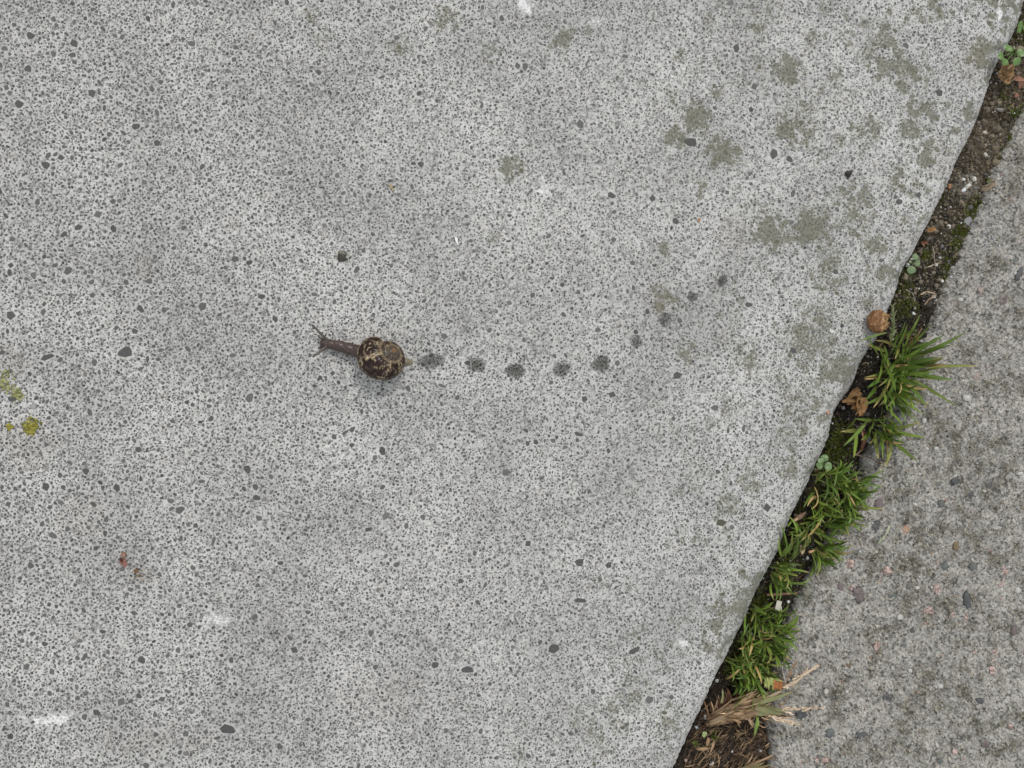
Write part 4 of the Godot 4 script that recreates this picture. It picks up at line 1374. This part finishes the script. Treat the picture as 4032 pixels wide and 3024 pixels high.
func build_dead_plants() -> void:
	var t := thing("dead_grass", "clump of dead straw-coloured grass fanning right from the slab edge near the bottom", "dead grass", at(2800, 2850, -0.009), "dead grass in the joint")
	var ox := 2650.0
	var oy := 2600.0
	var sc := 3.6867
	# sheaths that run from the root to the upper right, then out along the three stalks
	for k in 60:
		var f := rng.randf()
		var a := [ox + (470 + rng.randf() * 110) / sc, oy + (960 - rng.randf() * 150) / sc]
		var e := [ox + (900 + f * 560) / sc, oy + (860 - rng.randf() * 420 - f * 40) / sc]
		strand(t, "sheath", [a, [(a[0] + e[0]) / 2 + rng.randfn() * 9, (a[1] + e[1]) / 2 + rng.randfn() * 12], e], rng.randf_range(6, 13) * PX, straw_tone() * 0.62, straw_tone(), -0.006, rng.randf_range(-0.001, 0.005))
	for k in 70:
		var x := rng.randf_range(2880, 3090)
		var y := lerpf(2800, 2795, (x - 2880) / 210.0) + rng.randfn() * 26.0 + 12.0
		var ang := rng.randf_range(-0.9, 1.1) if rng.randf() < 0.7 else rng.randf() * TAU
		var l := rng.randf_range(16, 55)
		var c := straw_tone() * rng.randf_range(0.6, 1.5)
		c.a = 1.0
		obj("sheath", blade_mesh(at(x, y, rng.randf_range(-0.004, 0.002)) - t.position, at(x + cos(ang) * l, y + sin(ang) * l, rng.randf_range(-0.004, 0.004)) - t.position, rng.randf_range(0.0, 0.003), rng.randf_range(-0.002, 0.002), rng.randf_range(4, 9) * PX, c * 0.8, c, c * 1.2, 5, 0.4, rng.randf_range(-0.8, 0.8)), dry_mat, t)
	strand(t, "stalk", [[2795, 2845], [2900, 2790], [3000, 2752], [3098, 2703], [3160, 2660], [3222, 2615]], 13 * PX, Color(0.22, 0.16, 0.1), Color(0.62, 0.52, 0.38), -0.003, 0.006)
	strand(t, "stalk", [[2795, 2852], [2880, 2815], [2975, 2790], [3080, 2795], [3160, 2788], [3247, 2786]], 11 * PX, Color(0.25, 0.18, 0.1), Color(0.66, 0.56, 0.40), -0.003, 0.003)
	strand(t, "stalk", [[2890, 2808], [2990, 2800], [3060, 2830], [3138, 2848]], 12 * PX, Color(0.45, 0.34, 0.2), Color(0.68, 0.57, 0.40), 0.001, 0.000)
	strand(t, "stalk", [[3060, 2735], [3100, 2668], [3118, 2632], [3132, 2596]], 14 * PX, Color(0.22, 0.15, 0.09), Color(0.24, 0.17, 0.11), 0.002, 0.002)
	strand(t, "stalk", [[2905, 2810], [2950, 2835], [2975, 2870]], 16 * PX, Color(0.5, 0.4, 0.27), Color(0.36, 0.27, 0.18), 0.001, -0.003)
	# olive half-dead leaves
	for b in [[2962, 2770, 3125, 2722, 24], [2975, 2785, 3085, 2812, 26], [3000, 2780, 3100, 2800, 20], [2960, 2800, 3020, 2815, 20], [2840, 2770, 2845, 2712, 12]]:
		obj("leaf", blade_mesh(at(b[0], b[1], 0.003) - t.position, at(b[2], b[3], 0.003) - t.position, 0.003, 0, b[4] * PX, Color(0.26, 0.24, 0.115), Color(0.20, 0.22, 0.095), Color(0.30, 0.27, 0.13), 7, 0.3, 0.3, 0.8), green_mat, t)
	obj("leaf", blade_mesh(at(2984, 2822, 0.0) - t.position, at(2970, 2900, -0.003) - t.position, 0.003, 0.001, 16 * PX, G0, G1, G1), green_mat, t)
	obj("leaf", blade_mesh(at(2980, 2815, 0.0) - t.position, at(2988, 2862, 0.003) - t.position, 0.003, 0.001, 12 * PX, G0, G1, G1), green_mat, t)
	# seed heads: pale husks along the last third of the stalks
	for s in [[[3080, 2712], [3222, 2615], 34], [[3070, 2793], [3244, 2786], 30], [[3040, 2822], [3138, 2850], 34]]:
		for k in int(s[2]):
			var f := k / float(s[2])
			var x := lerpf(s[0][0], s[1][0], f)
			var y := lerpf(s[0][1], s[1][1], f)
			var dx: float = s[1][0] - s[0][0]
			var dy: float = s[1][1] - s[0][1]
			var ang := atan2(dy, dx) + rng.randf_range(-0.6, 0.6)
			var l := rng.randf_range(16, 30) * (1.0 - 0.4 * f)
			var off := rng.randfn() * 7.0 * (1.0 - 0.6 * f)
			obj("husk", blade_mesh(at(x, y + off, 0.0035) - t.position, at(x + cos(ang) * l, y + off + sin(ang) * l, 0.003 + rng.randf() * 0.003) - t.position, 0.0006, 0, rng.randf_range(5, 9) * PX, tint(0.52, 0.42, 0.28, 0.2), tint(0.66, 0.56, 0.42, 0.2), tint(0.7, 0.62, 0.5, 0.1), 3, 0.5), dry_mat, t)
	# ragged brown fringe on top of the clump
	var r := thing("dead_grass", "ragged reddish brown dead grass bases between the green grass and the straw clump", "dead grass", at(2850, 2760, -0.01), "dead grass in the joint")
	for k in 70:
		var x := rng.randf_range(2792, 2945)
		var y := 2822 - (x - 2792) * 0.42 + rng.randf_range(-10, 18)
		var l := rng.randf_range(30, 90)
		var ang := deg_to_rad(rng.randf_range(-115, -55))
		var c := Color(0.115, 0.066, 0.04) * rng.randf_range(0.6, 1.7)
		if rng.randf() < 0.2: c = straw_tone()
		c.a = 1.0
		obj("strand", blade_mesh(at(x, y, -0.008) - r.position, at(x + cos(ang) * l, y + sin(ang) * l, rng.randf_range(-0.006, 0.0)) - r.position, 0.002, rng.randf_range(-0.001, 0.001), rng.randf_range(5, 10) * PX, c * 0.8, c, c * 1.3, 5, 0.35), dry_mat, r)
	# second clump cut by the lower frame
	var u := thing("dead_grass", "small straw clump in the soil at the bottom edge of the picture", "dead grass", at(2960, 3020, -0.009), "dead grass in the joint")
	for b in [[2905, 3030, 3050, 2968, 12], [2960, 3000, 3052, 2975, 9], [2900, 3034, 3010, 3002, 22], [2915, 3040, 3040, 3008, 16], [2950, 3040, 3062, 3020, 12], [2980, 2990, 3075, 2984, 4], [2930, 3020, 2965, 2968, 10], [3000, 3010, 3045, 3022, 9]]:
		var c := straw_tone() if b[4] < 14 else Color(0.20, 0.175, 0.08)
		obj("stalk", blade_mesh(at(b[0], b[1], -0.006) - u.position, at(b[2], b[3], 0.001) - u.position, 0.002, 0, b[4] * PX, c * 0.8, c, c * 1.3, 6, 0.35, 0.2, 0.8), dry_mat, u)
	# matted fibres
	var v := PackedVector3Array()
	var idx := PackedInt32Array()
	var col := PackedColorArray()
	for k in 900:
		var y := rng.randf_range(2770, 3080)
		var x := rng.randf_range(2700, 3050)
		if k % 5 == 0:
			y = rng.randf_range(1250, 2700)
		var p := at(x, y, -0.01)
		var e := edge_at(slab_edge, p.z) + 0.001
		var q := edge_at(pave_edge, p.z)
		if k % 5 == 0: p.x = rng.randf_range(e, q)
		elif p.x < e or p.x > q + 0.003: continue
		var ang := rng.randf() * TAU if rng.randf() < 0.4 else deg_to_rad(rng.randf_range(-70, -20))
		var l := rng.randf_range(0.002, 0.010) * (0.6 if k % 5 == 0 else 1.0)
		var b := p + Vector3(cos(ang), 0, sin(ang)) * l
		p.y = soil_y(p.x, p.z) + 0.0004
		b.y = soil_y(b.x, b.z) + rng.randf_range(0.0003, 0.0025)
		var c := tint(0.10, 0.066, 0.042, 0.5) if rng.randf() < 0.75 else straw_tone()
		var first := v.size()
		v.append_array(ribbon_points(p, b, rng.randf_range(0.0, 0.0012), rng.randf_range(-0.0015, 0.0015), rng.randf_range(0.0003, 0.0011), 5, 0.3))
		for i in sheet_index(6, 3): idx.append(first + i)
		for i in 18: col.append(c)
	var o := obj("dead_roots", raw_mesh(v, idx, col), dry_mat)
	tag(o, "matted brown dead roots and fibres on the soil of the joint", "", "", "stuff")


# ---------------------------------------------------------------- small loose things
func flake(t: Node3D, called: String, px: float, py: float, qx: float, qy: float, w: float, c: Color, h0: float, h1: float, lift := 0.001, fold := 0.4, blunt := 0.5, twist := 0.0) -> void:
	obj(called, blade_mesh(at(px, py, h0) - t.position, at(qx, qy, h1) - t.position, lift, 0, w * PX, c * 0.85, c, c * 1.1, 7, fold, twist, 0.7, blunt), dry_mat, t)


func bit(called: String, label: String, category: String, px: float, py: float, w: float, d: float, tall: float, turn: float, c: Color, surf: int, rough := 0.3, group := "") -> void:
	var p := at(px, py, [0.0, -0.01, -0.007][surf])
	var y := slab_y(p.x, p.z) if surf == 0 else soil_y(p.x, p.z) if surf == 1 else pave_y(p.x, p.z)
	var b := ball(w * PX * 0.5, tall * 0.5, d * PX * 0.5, rough, int(px) % 97 + 3, 8, 12, 0.35)
	var pts: PackedVector3Array = b[0]
	var cs := PackedColorArray()
	for s in pts:
		var k := 1.0 + noise_b.get_noise_3dv(s * 900.0) * 0.5
		cs.append(Color(c.r * k, c.g * k, c.b * k))
	var o := obj(called, raw_mesh(pts, b[1], cs), mat(Color.WHITE, 0.65, true))
	o.position = Vector3(p.x, y + tall * 0.3, p.z)
	o.rotation.y = -turn
	tag(o, label, category, group)


func build_debris() -> void:
	# the round brown husk on the slab edge
	var c := at(3441, 1268, 0.0)
	c.y = slab_y(c.x, c.z)
	var husk := thing("seed_husk", "round papery brown seed husk lying on the slab edge above the largest tuft", "husk", c)
	var v := PackedVector3Array()
	var cs := PackedColorArray()
	var rows := 26
	var cols := 36
	for i in rows + 1:
		var th := PI * (0.02 + 0.86 * i / rows)
		for j in cols:
			var ph := TAU * j / cols
			var d := Vector3(cos(th), sin(th) * cos(ph), sin(th) * sin(ph))
			# axis runs to the right, where it is torn open
			var k := 1.0 + 0.09 * noise_b.get_noise_3dv(d * 1.6 + Vector3(3, 1, 2)) + 0.05 * sin(ph * 9.0 + noise_b.get_noise_1d(d.x * 2.0) * 4.0) * sin(th)
			if i > rows - 4: k *= 1.0 + 0.4 * noise_c.get_noise_2d(cos(ph) * 3.0, sin(ph) * 3.0)
			v.append(Vector3(-d.x * 0.0062, d.y * 0.0046 + 0.0044, d.z * 0.0070) * k)
			var n := noise_b.get_noise_3d(d.x * 3.0, d.y * 6.0, d.z * 6.0) + 0.9 * noise_c.get_noise_3d(d.x * 5.0, d.y * 22.0, d.z * 22.0)
			var pale := smoothstep(0.1, 0.6, -d.x * 0.7 + n)
			cs.append(Color(0.17, 0.072, 0.022).lerp(Color(0.46, 0.29, 0.13), clampf(pale * 0.9 + n * 0.3 + 0.1, 0, 1)))
	obj("skin", raw_mesh(v, sheet_index(rows + 1, cols, true), cs), mat(Color.WHITE, 0.5, true), husk)
	for f in [[3462, 1224, 3480, 1262, 16], [3478, 1258, 3486, 1284, 10], [3470, 1300, 3482, 1268, 14]]:
		flake(husk, "torn_rim", f[0], f[1], f[2], f[3], f[4], Color(0.47, 0.34, 0.19), 0.006, 0.005)

	# dry bract, shaggy
	var b := thing("dry_bract", "shaggy tan dry bract wedged at the slab edge left of the grass", "dry leaf", at(3360, 1580, -0.004))
	for f in [[3400, 1556, 3318, 1582, 36], [3392, 1540, 3345, 1556, 30], [3382, 1530, 3336, 1568, 26], [3400, 1570, 3335, 1592, 26], [3398, 1566, 3400, 1626, 34], [3380, 1590, 3388, 1640, 30], [3372, 1596, 3352, 1612, 30], [3402, 1592, 3394, 1640, 20], [3366, 1604, 3378, 1622, 26], [3400, 1560, 3376, 1604, 44], [3378, 1612, 3368, 1636, 12]]:
		var k := rng.randf_range(0.45, 1.2)
		flake(b, "scale", f[0], f[1], f[2], f[3], f[4], Color(0.36 * k, 0.215 * k, 0.095 * k), rng.randf_range(0.0, 0.004), rng.randf_range(-0.002, 0.004), rng.randf_range(0.001, 0.004), 0.55, 0.55, rng.randf_range(-0.5, 0.5))

	# leaf cup near the top right
	var lc := at(3947, 298, -0.005)
	var cup := thing("dry_leaf", "cupped brown dry leaf with a pale curled rim, below the five-leaved weed", "dry leaf", lc)
	v = PackedVector3Array()
	cs = PackedColorArray()
	for q in 12:
		var f := q / 11.0
		for s in 40:
			var a := TAU * s / 40.0
			var rag := 1.0 + 0.12 * noise_b.get_noise_2d(cos(a) * 2.0 + 4.0, sin(a) * 2.0) + 0.10 * cos(4.0 * a + 0.9)
			if a > 5.2 and a < 5.9: rag *= 1.0 + 0.45 * (1.0 - absf(a - 5.55) / 0.35)
			var curl := smoothstep(0.7, 1.0, f)
			var rx := 36.0 * PX * rag * (f - 0.08 * curl)
			var rz := 45.0 * PX * rag * (f - 0.08 * curl)
			var x := cos(a) * rx
			var z := sin(a) * rz
			v.append(Vector3(x, 0.0045 * f * f + 0.0006 * noise_c.get_noise_2d(x * 600.0, z * 600.0) - 0.001 * curl, z))
			var n := noise_b.get_noise_2d(x * 400.0, z * 400.0) + 0.6 * noise_c.get_noise_2d(x * 1500.0, z * 1500.0)
			cs.append(Color(0.105, 0.058, 0.03).lerp(Color(0.40, 0.265, 0.135), clampf(0.35 + n * 0.8 + 0.6 * curl, 0, 1)))
	obj("blade", raw_mesh(v, sheet_index(12, 40, true), cs), dry_mat, cup)
	flake(cup, "leaf_stalk", 3968, 272, 3988, 252, 10, Color(0.42, 0.29, 0.16), 0.0, 0.001)

	var curl := thing("dry_leaf", "folded pinkish brown dry leaf piece at the right edge beside the leaf cup", "dry leaf", at(4010, 325, -0.006))
	flake(curl, "blade", 3990, 306, 4036, 316, 26, Color(0.34, 0.20, 0.135), -0.004, -0.001, 0.001, 0.5, 0.6)
	flake(curl, "blade", 4022, 312, 4014, 350, 34, Color(0.20, 0.115, 0.075), -0.003, -0.005, 0.002, 0.5, 0.6)

	var beige := thing("dry_leaf", "curled beige dry leaf bridging the joint and the pavement", "dry leaf", at(3888, 735, -0.005))
	for f in [[3862, 746, 3900, 742, 16], [3880, 738, 3924, 720, 22], [3896, 726, 3920, 714, 12], [3893, 756, 3902, 738, 14], [3870, 740, 3890, 728, 12]]:
		flake(beige, "blade", f[0], f[1], f[2], f[3], f[4], tint(0.46, 0.38, 0.27, 0.2), -0.005, -0.001, 0.002, 0.6, 0.4, 0.4)

	var tanb := thing("dry_bract", "pointed tan bract at the slab edge above the three-leaved seedling", "dry leaf", at(3670, 905, -0.006))
	flake(tanb, "scale", 3650, 908, 3688, 900, 20, Color(0.45, 0.27, 0.12), -0.006, -0.003, 0.002, 0.6, 0.3)
	flake(tanb, "scale", 3655, 912, 3672, 914, 12, Color(0.36, 0.22, 0.11), -0.006, -0.004, 0.002, 0.6, 0.3)
	var rb := thing("dry_leaf", "reddish brown leaf crumb tucked under the slab edge below the tan bract", "dry leaf", at(3642, 952, -0.008))
	flake(rb, "blade", 3634, 945, 3654, 962, 20, Color(0.16, 0.075, 0.045), -0.008, -0.007, 0.001, 0.5, 0.6)
	flake(rb, "blade", 3628, 950, 3640, 972, 12, Color(0.22, 0.12, 0.075), -0.008, -0.007, 0.001, 0.5, 0.6)

	var rl := thing("dry_leaf", "narrow dark red-brown leaf lying below the pale grass stem", "dry leaf", at(3392, 1745, -0.007))
	flake(rl, "blade", 3405, 1700, 3392, 1775, 24, Color(0.12, 0.055, 0.035), -0.006, -0.008, 0.002, 0.5, 0.4)
	flake(rl, "leaf_stalk", 3393, 1695, 3402, 1745, 8, Color(0.28, 0.17, 0.09), -0.003, -0.006)

	var ret := thing("dry_leaf", "curled tan dead leaf on the dark soil left of the bottom straw", "dry leaf", at(2770, 2950, -0.009))
	flake(ret, "blade", 2742, 2948, 2790, 2945, 14, Color(0.34, 0.23, 0.14), -0.008, -0.007, 0.0015, 0.5, 0.4)
	flake(ret, "blade", 2812, 2915, 2797, 2962, 12, Color(0.36, 0.25, 0.15), -0.007, -0.008, 0.0015, 0.5, 0.3)
	flake(ret, "blade", 2790, 2905, 2780, 2940, 16, Color(0.30, 0.21, 0.11), -0.006, -0.008, 0.002, 0.5, 0.5)

	var bark := thing("bark_sliver", "split brown bark sliver against the slab edge among the short grass", "bark", at(3150, 2028, -0.008))
	flake(bark, "sliver", 3125, 2048, 3175, 2015, 22, Color(0.24, 0.165, 0.115), -0.008, -0.007, 0.002, 0.5, 0.6)
	flake(bark, "sliver", 3122, 2052, 3142, 2040, 12, Color(0.52, 0.38, 0.22), -0.006, -0.006, 0.001, 0.5, 0.6)

	var bar := thing("bark_sliver", "thin reddish brown stem piece lying across the joint above the white chip", "bark", at(3080, 2337, -0.009))
	flake(bar, "sliver", 3020, 2342, 3142, 2334, 12, Color(0.26, 0.155, 0.10), -0.007, -0.006, 0.001, 0.7, 0.8)

	var scale_ := thing("seed_scale", "beige oval seed scale standing among the sparse grass", "seed scale", at(3155, 2165, -0.008))
	flake(scale_, "scale", 3156, 2146, 3160, 2184, 24, Color(0.50, 0.41, 0.24), -0.005, -0.007, 0.002, 0.5, 0.4)
	var sc2 := thing("seed_scale", "small tan seed scale right of the beige oval one", "seed scale", at(3196, 2170, -0.008))
	flake(sc2, "scale", 3184, 2174, 3208, 2166, 12, Color(0.46, 0.31, 0.16), -0.006, -0.006, 0.001, 0.5, 0.5)

	var chip := thing("wood_chip", "white rectangular splinter of wood in the joint above the dense grass", "wood chip", at(3066, 2388, -0.008))
	var box := BoxMesh.new()
	box.size = Vector3(0.0029, 0.0009, 0.0066)
	var o := obj("splinter", box, mat(lin(0.68, 0.66, 0.60), 0.7), chip)
	o.position = at(3064, 2386, -0.006) - chip.position
	o.rotation = Vector3(0.12, -0.2, 0.2)
	var box2 := BoxMesh.new()
	box2.size = Vector3(0.0009, 0.0007, 0.0046)
	o = obj("splinter", box2, mat(lin(0.58, 0.55, 0.48), 0.7), chip)
	o.position = at(3074, 2402, -0.0066) - chip.position
	o.rotation = Vector3(0.1, -0.05, -0.1)

	var bud := thing("bud_scale", "frayed yellow-green bud scale lying on top of the straw clump", "bud scale", at(3028, 2692, 0.003))
	for k in 9:
		flake(bud, "shred", 3014 + k * 3.6, 2674 + rng.randf_range(-6, 4), 3012 + k * 3.8 + rng.randf_range(-5, 5), 2712 + rng.randf_range(-12, 6), 9, tint(0.38, 0.43, 0.15, 0.3), 0.004, 0.0035, 0.001, 0.3, 0.6)
	var org := thing("bud_scale", "frayed orange bud scale beside the yellow-green one on the straw", "bud scale", at(3064, 2692, 0.003))
	for k in 11:
		flake(org, "shred", 3050 + k * 2.6, 2680 + rng.randf_range(-6, 6), 3047 + k * 2.8 + rng.randf_range(-4, 4), 2712 + rng.randf_range(-8, 6), 7, tint(0.38, 0.16, 0.06, 0.3), 0.0045, 0.004, 0.001, 0.3, 0.6)

	var twig := thing("twig", "thin dark twig lying right onto the pavement below the lower tuft", "twig", at(3430, 1805, -0.006))
	strand(twig, "stem", [[3372, 1790], [3420, 1800], [3450, 1818], [3478, 1826]], 7 * PX, Color(0.12, 0.085, 0.065), Color(0.10, 0.075, 0.06), -0.002, -0.004, 0.0)
	strand(twig, "stem", [[3492, 1812], [3476, 1832], [3456, 1856]], 7 * PX, Color(0.24, 0.25, 0.08), Color(0.50, 0.40, 0.24), -0.001, -0.004, 0.0005)
	var bla := thing("fallen_grass", "single pale bleached grass blade lying on the pavement by a dark pebble", "grass", at(3475, 2110, -0.006))
	strand(bla, "blade", [[3502, 2070], [3484, 2110], [3455, 2142]], 10 * PX, Color(0.42, 0.45, 0.32), Color(0.24, 0.29, 0.17), -0.0045, -0.005, 0.0005)

	# hair-thin fibres
	var f1 := thing("fibre", "hair-thin curved fibre on the soil above the round husk", "fibre", at(3590, 1170, -0.008))
	strand(f1, "hair", [[3567, 1140], [3590, 1152], [3602, 1172], [3598, 1190]], 2.6 * PX, Color(0.42, 0.38, 0.32), Color(0.42, 0.38, 0.32), -0.006, -0.006, 0.0005)
	var f2 := thing("fibre", "straight pale root hair on the soil right of the seedling", "fibre", at(3680, 1045, -0.008))
	strand(f2, "hair", [[3672, 970], [3680, 1020], [3682, 1065]], 3 * PX, Color(0.36, 0.31, 0.24), Color(0.36, 0.31, 0.24), -0.006, -0.006, 0.0005)
	strand(f2, "hair", [[3652, 1052], [3680, 1040], [3704, 1036]], 4 * PX, Color(0.42, 0.37, 0.26), Color(0.46, 0.42, 0.32), -0.0055, -0.0055, 0.0008)
	var f3 := thing("fibre", "white hair-thin fibre hanging above the orange bud scale", "fibre", at(3088, 2660, 0.0))
	strand(f3, "hair", [[3080, 2610], [3084, 2650], [3098, 2700]], 2.4 * PX, Color(0.6, 0.58, 0.54), Color(0.6, 0.58, 0.54), -0.002, 0.003, 0.001)
	var f4 := thing("fibre", "dry brown rootlets on the pavement edge above the largest tuft", "fibre", at(3640, 1160, -0.006))
	strand(f4, "hair", [[3625, 1160], [3650, 1148], [3690, 1160]], 7 * PX, Color(0.34, 0.27, 0.18), Color(0.40, 0.33, 0.24), -0.004, -0.004, 0.001)
	strand(f4, "hair", [[3640, 1200], [3655, 1180], [3690, 1155]], 6 * PX, Color(0.26, 0.2, 0.13), Color(0.36, 0.29, 0.2), -0.005, -0.004, 0.001)

	# stones and bits in the joint
	bit("stone", "bright white stone in the joint, below the orange chip", "stone", 3787, 750, 18, 26, 0.0024, 0.5, Color(0.74, 0.77, 0.80), 1)
	bit("stone", "small white stone above the bright white one", "stone", 3784, 711, 16, 13, 0.0018, 0.2, Color(0.66, 0.66, 0.66), 1)
	bit("leaf_chip", "orange brown oval chip at the slab edge beside the white stones", "leaf chip", 3736, 737, 18, 26, 0.0012, 0.2, Color(0.36, 0.16, 0.075), 1)
	bit("stone", "pale stone in the sandy joint right of the slab, topmost of the large ones", "stone", 3865, 528, 20, 18, 0.0022, 0.2, Color(0.52, 0.47, 0.38), 1)
	bit("stone", "pale stone in the sandy joint just below a grey flat pebble", "stone", 3866, 616, 18, 15, 0.002, 0.6, Color(0.55, 0.52, 0.46), 1)
	bit("stone", "long flat grey pebble in the sandy joint below the leaf cup", "stone", 3922, 440, 36, 16, 0.0022, 0.25, Color(0.27, 0.25, 0.22), 1)
	bit("stone", "white grit stone beside the tiny thin grass seedling", "stone", 3980, 452, 11, 10, 0.0015, 0.0, Color(0.74, 0.74, 0.72), 1)
	bit("stone", "white grit stone below the leaf cup", "stone", 3902, 394, 8, 8, 0.0013, 0.0, Color(0.76, 0.76, 0.74), 1)
	bit("stone", "grey angular stone by the pavement edge among the moss", "stone", 3798, 874, 34, 44, 0.0035, 0.6, Color(0.23, 0.23, 0.24), 1)
	bit("leaf_chip", "reddish chip in the dark soil below the curled pinkish leaf", "leaf chip", 3990, 383, 18, 22, 0.0012, 0.5, Color(0.26, 0.12, 0.075), 1)
	bit("stone", "bluish grey stone between the pale stem and the lower tuft", "stone", 3424, 1730, 22, 32, 0.003, 0.2, Color(0.20, 0.22, 0.245), 1)
	bit("stone", "white stone in the soil left of the dry bract", "stone", 3288, 1586, 20, 14, 0.002, 0.3, Color(0.60, 0.58, 0.60), 1)
	bit("stone", "grey lilac pebble beside the dry bract's lower left end", "stone", 3320, 1606, 17, 14, 0.0018, 0.3, Color(0.30, 0.28, 0.29), 1)
	bit("stone", "salmon pink pebble on the slab edge left of the dry bract", "stone", 3262, 1624, 13, 14, 0.0016, 0.1, Color(0.58, 0.30, 0.22), 0)
	bit("stone", "tiny olive pebble beside the salmon pink one", "stone", 3277, 1632, 10, 10, 0.0013, 0.1, Color(0.26, 0.27, 0.13), 1)
	bit("stone", "white speck of grit on the black soil left of the pale grass stem", "stone", 3285, 1668, 9, 8, 0.0013, 0.1, Color(0.78, 0.78, 0.78), 1)
	bit("stone", "white stone at the slab edge where the straw clump is rooted", "stone", 2784, 2830, 17, 22, 0.0024, 0.3, Color(0.56, 0.52, 0.47), 1)
	bit("stone", "pale blue-grey stone at the slab edge below the straw root", "stone", 2746, 2870, 13, 11, 0.0018, 0.3, Color(0.42, 0.46, 0.49), 1)
	bit("stone", "white crumb in the joint left of the wood chip's grass", "stone", 3190, 2202, 15, 14, 0.002, 0.3, Color(0.6, 0.62, 0.6), 1)
	bit("stone", "pale triangular stone at the bottom edge of the dark soil", "stone", 2808, 3016, 18, 24, 0.0022, 0.5, Color(0.50, 0.47, 0.43), 1)
	bit("stone", "pinkish stone at the bottom left corner of the dark soil", "stone", 2708, 3006, 14, 16, 0.0018, 0.2, Color(0.40, 0.29, 0.24), 1)
	bit("stone", "white grit on the soil right of the grass flower head", "stone", 3589, 1236, 13, 13, 0.0018, 0.2, Color(0.72, 0.72, 0.72), 1)

	# on the slab
	var red := thing("leaf_scrap", "crumpled reddish brown leaf scrap on the lower left of the slab", "leaf scrap", at(488, 2200, 0.0))
	flake(red, "blade", 486, 2172, 490, 2196, 20, Color(0.26, 0.16, 0.115), 0.0008, 0.001, 0.0012, 0.5, 0.6)
	flake(red, "blade", 478, 2196, 500, 2228, 28, Color(0.27, 0.135, 0.105), 0.0007, 0.0008, 0.0016, 0.4, 0.6)
	flake(red, "blade", 476, 2194, 482, 2216, 12, Color(0.07, 0.025, 0.022), 0.0012, 0.001, 0.001, 0.5, 0.5)
	flake(red, "blade", 488, 2215, 494, 2234, 16, Color(0.33, 0.19, 0.17), 0.0007, 0.0006, 0.0008, 0.4, 0.6)
	var brn := thing("leaf_scrap", "brown and olive leaf crumbs right below the reddish scrap on the slab", "leaf scrap", at(540, 2250, 0.0))
	flake(brn, "blade", 530, 2240, 544, 2254, 18, Color(0.14, 0.08, 0.035), 0.0006, 0.0006, 0.0008, 0.4, 0.6)
	flake(brn, "blade", 546, 2262, 552, 2272, 12, Color(0.15, 0.085, 0.05), 0.0006, 0.0006, 0.0006, 0.4, 0.6)
	flake(brn, "blade", 530, 2266, 540, 2270, 12, Color(0.12, 0.115, 0.06), 0.0006, 0.0006, 0.0006, 0.4, 0.6)
	var straw := thing("straw_bit", "short yellowish straw piece on the slab above the snail", "straw", at(1541, 737, 0.0))
	flake(straw, "stem", 1532, 724, 1550, 750, 8, Color(0.42, 0.33, 0.16), 0.0008, 0.0008, 0.0004, 0.6, 0.8)
	var white := thing("paper_fleck", "small folded white fleck on the slab right of the straw piece", "fleck", at(1798, 948, 0.0))
	flake(white, "fold", 1794, 930, 1802, 964, 12, Color(0.74, 0.76, 0.78), 0.0008, 0.0006, 0.0008, 0.5, 0.5)
	bit("soil_speck", "black soil speck on the slab near the right edge, level with the orange chip", "soil speck", 3338, 684, 22, 30, 0.0022, 0.4, Color(0.030, 0.024, 0.024), 0, 0.6)
	bit("soil_speck", "black soil speck on the slab straight above the snail's head", "soil speck", 1347, 1016, 30, 20, 0.0012, 0.4, Color(0.055, 0.05, 0.042), 0, 0.7)
	bit("leaf_chip", "tiny orange chip on the upper middle of the slab between algae stains", "leaf chip", 2752, 868, 8, 20, 0.0008, 0.2, Color(0.45, 0.22, 0.11), 0)

	# yellow lichen at the left rim of the picture
	lichen("yellow-green lichen crust at the left edge of the slab, the larger and paler patch", [[20, 1490, 26], [50, 1530, 26], [75, 1548, 18], [10, 1520, 20], [62, 1560, 14]], Color(0.31, 0.32, 0.16), 150)
	lichen("bright yellow lichen tuft on the slab below the larger lichen patch", [[122, 1668, 22], [115, 1690, 18], [132, 1680, 16], [40, 1680, 9]], Color(0.27, 0.25, 0.06), 170)


func lichen(label: String, spots: Array, c: Color, n: int) -> void:
	var v := PackedVector3Array()
	var idx := PackedInt32Array()
	var col := PackedColorArray()
	var org := at(spots[0][0], spots[0][1])
	for k in n:
		var s: Array = spots[k % spots.size()]
		var p := at(s[0] + rng.randfn() * s[2] * 0.6, s[1] + rng.randfn() * s[2] * 0.6)
		var r := rng.randf_range(0.0003, 0.0008)
		var b := ball(r * rng.randf_range(0.8, 1.6), r * 0.55, r, 0.5, k, 5, 8)
		var q: PackedVector3Array = b[0]
		var first := v.size()
		var tone := tint(c.r, c.g, c.b, 0.45)
		for i in q:
			v.append(i + p - org + Vector3(0, 0.0002, 0))
			col.append(tone)
		for i: int in b[1]: idx.append(first + i)
	var o := obj("lichen", raw_mesh(v, idx, col), mat(Color.WHITE, 0.9, true, 0.2))
	o.position = org
	tag(o, label, "", "", "stuff")
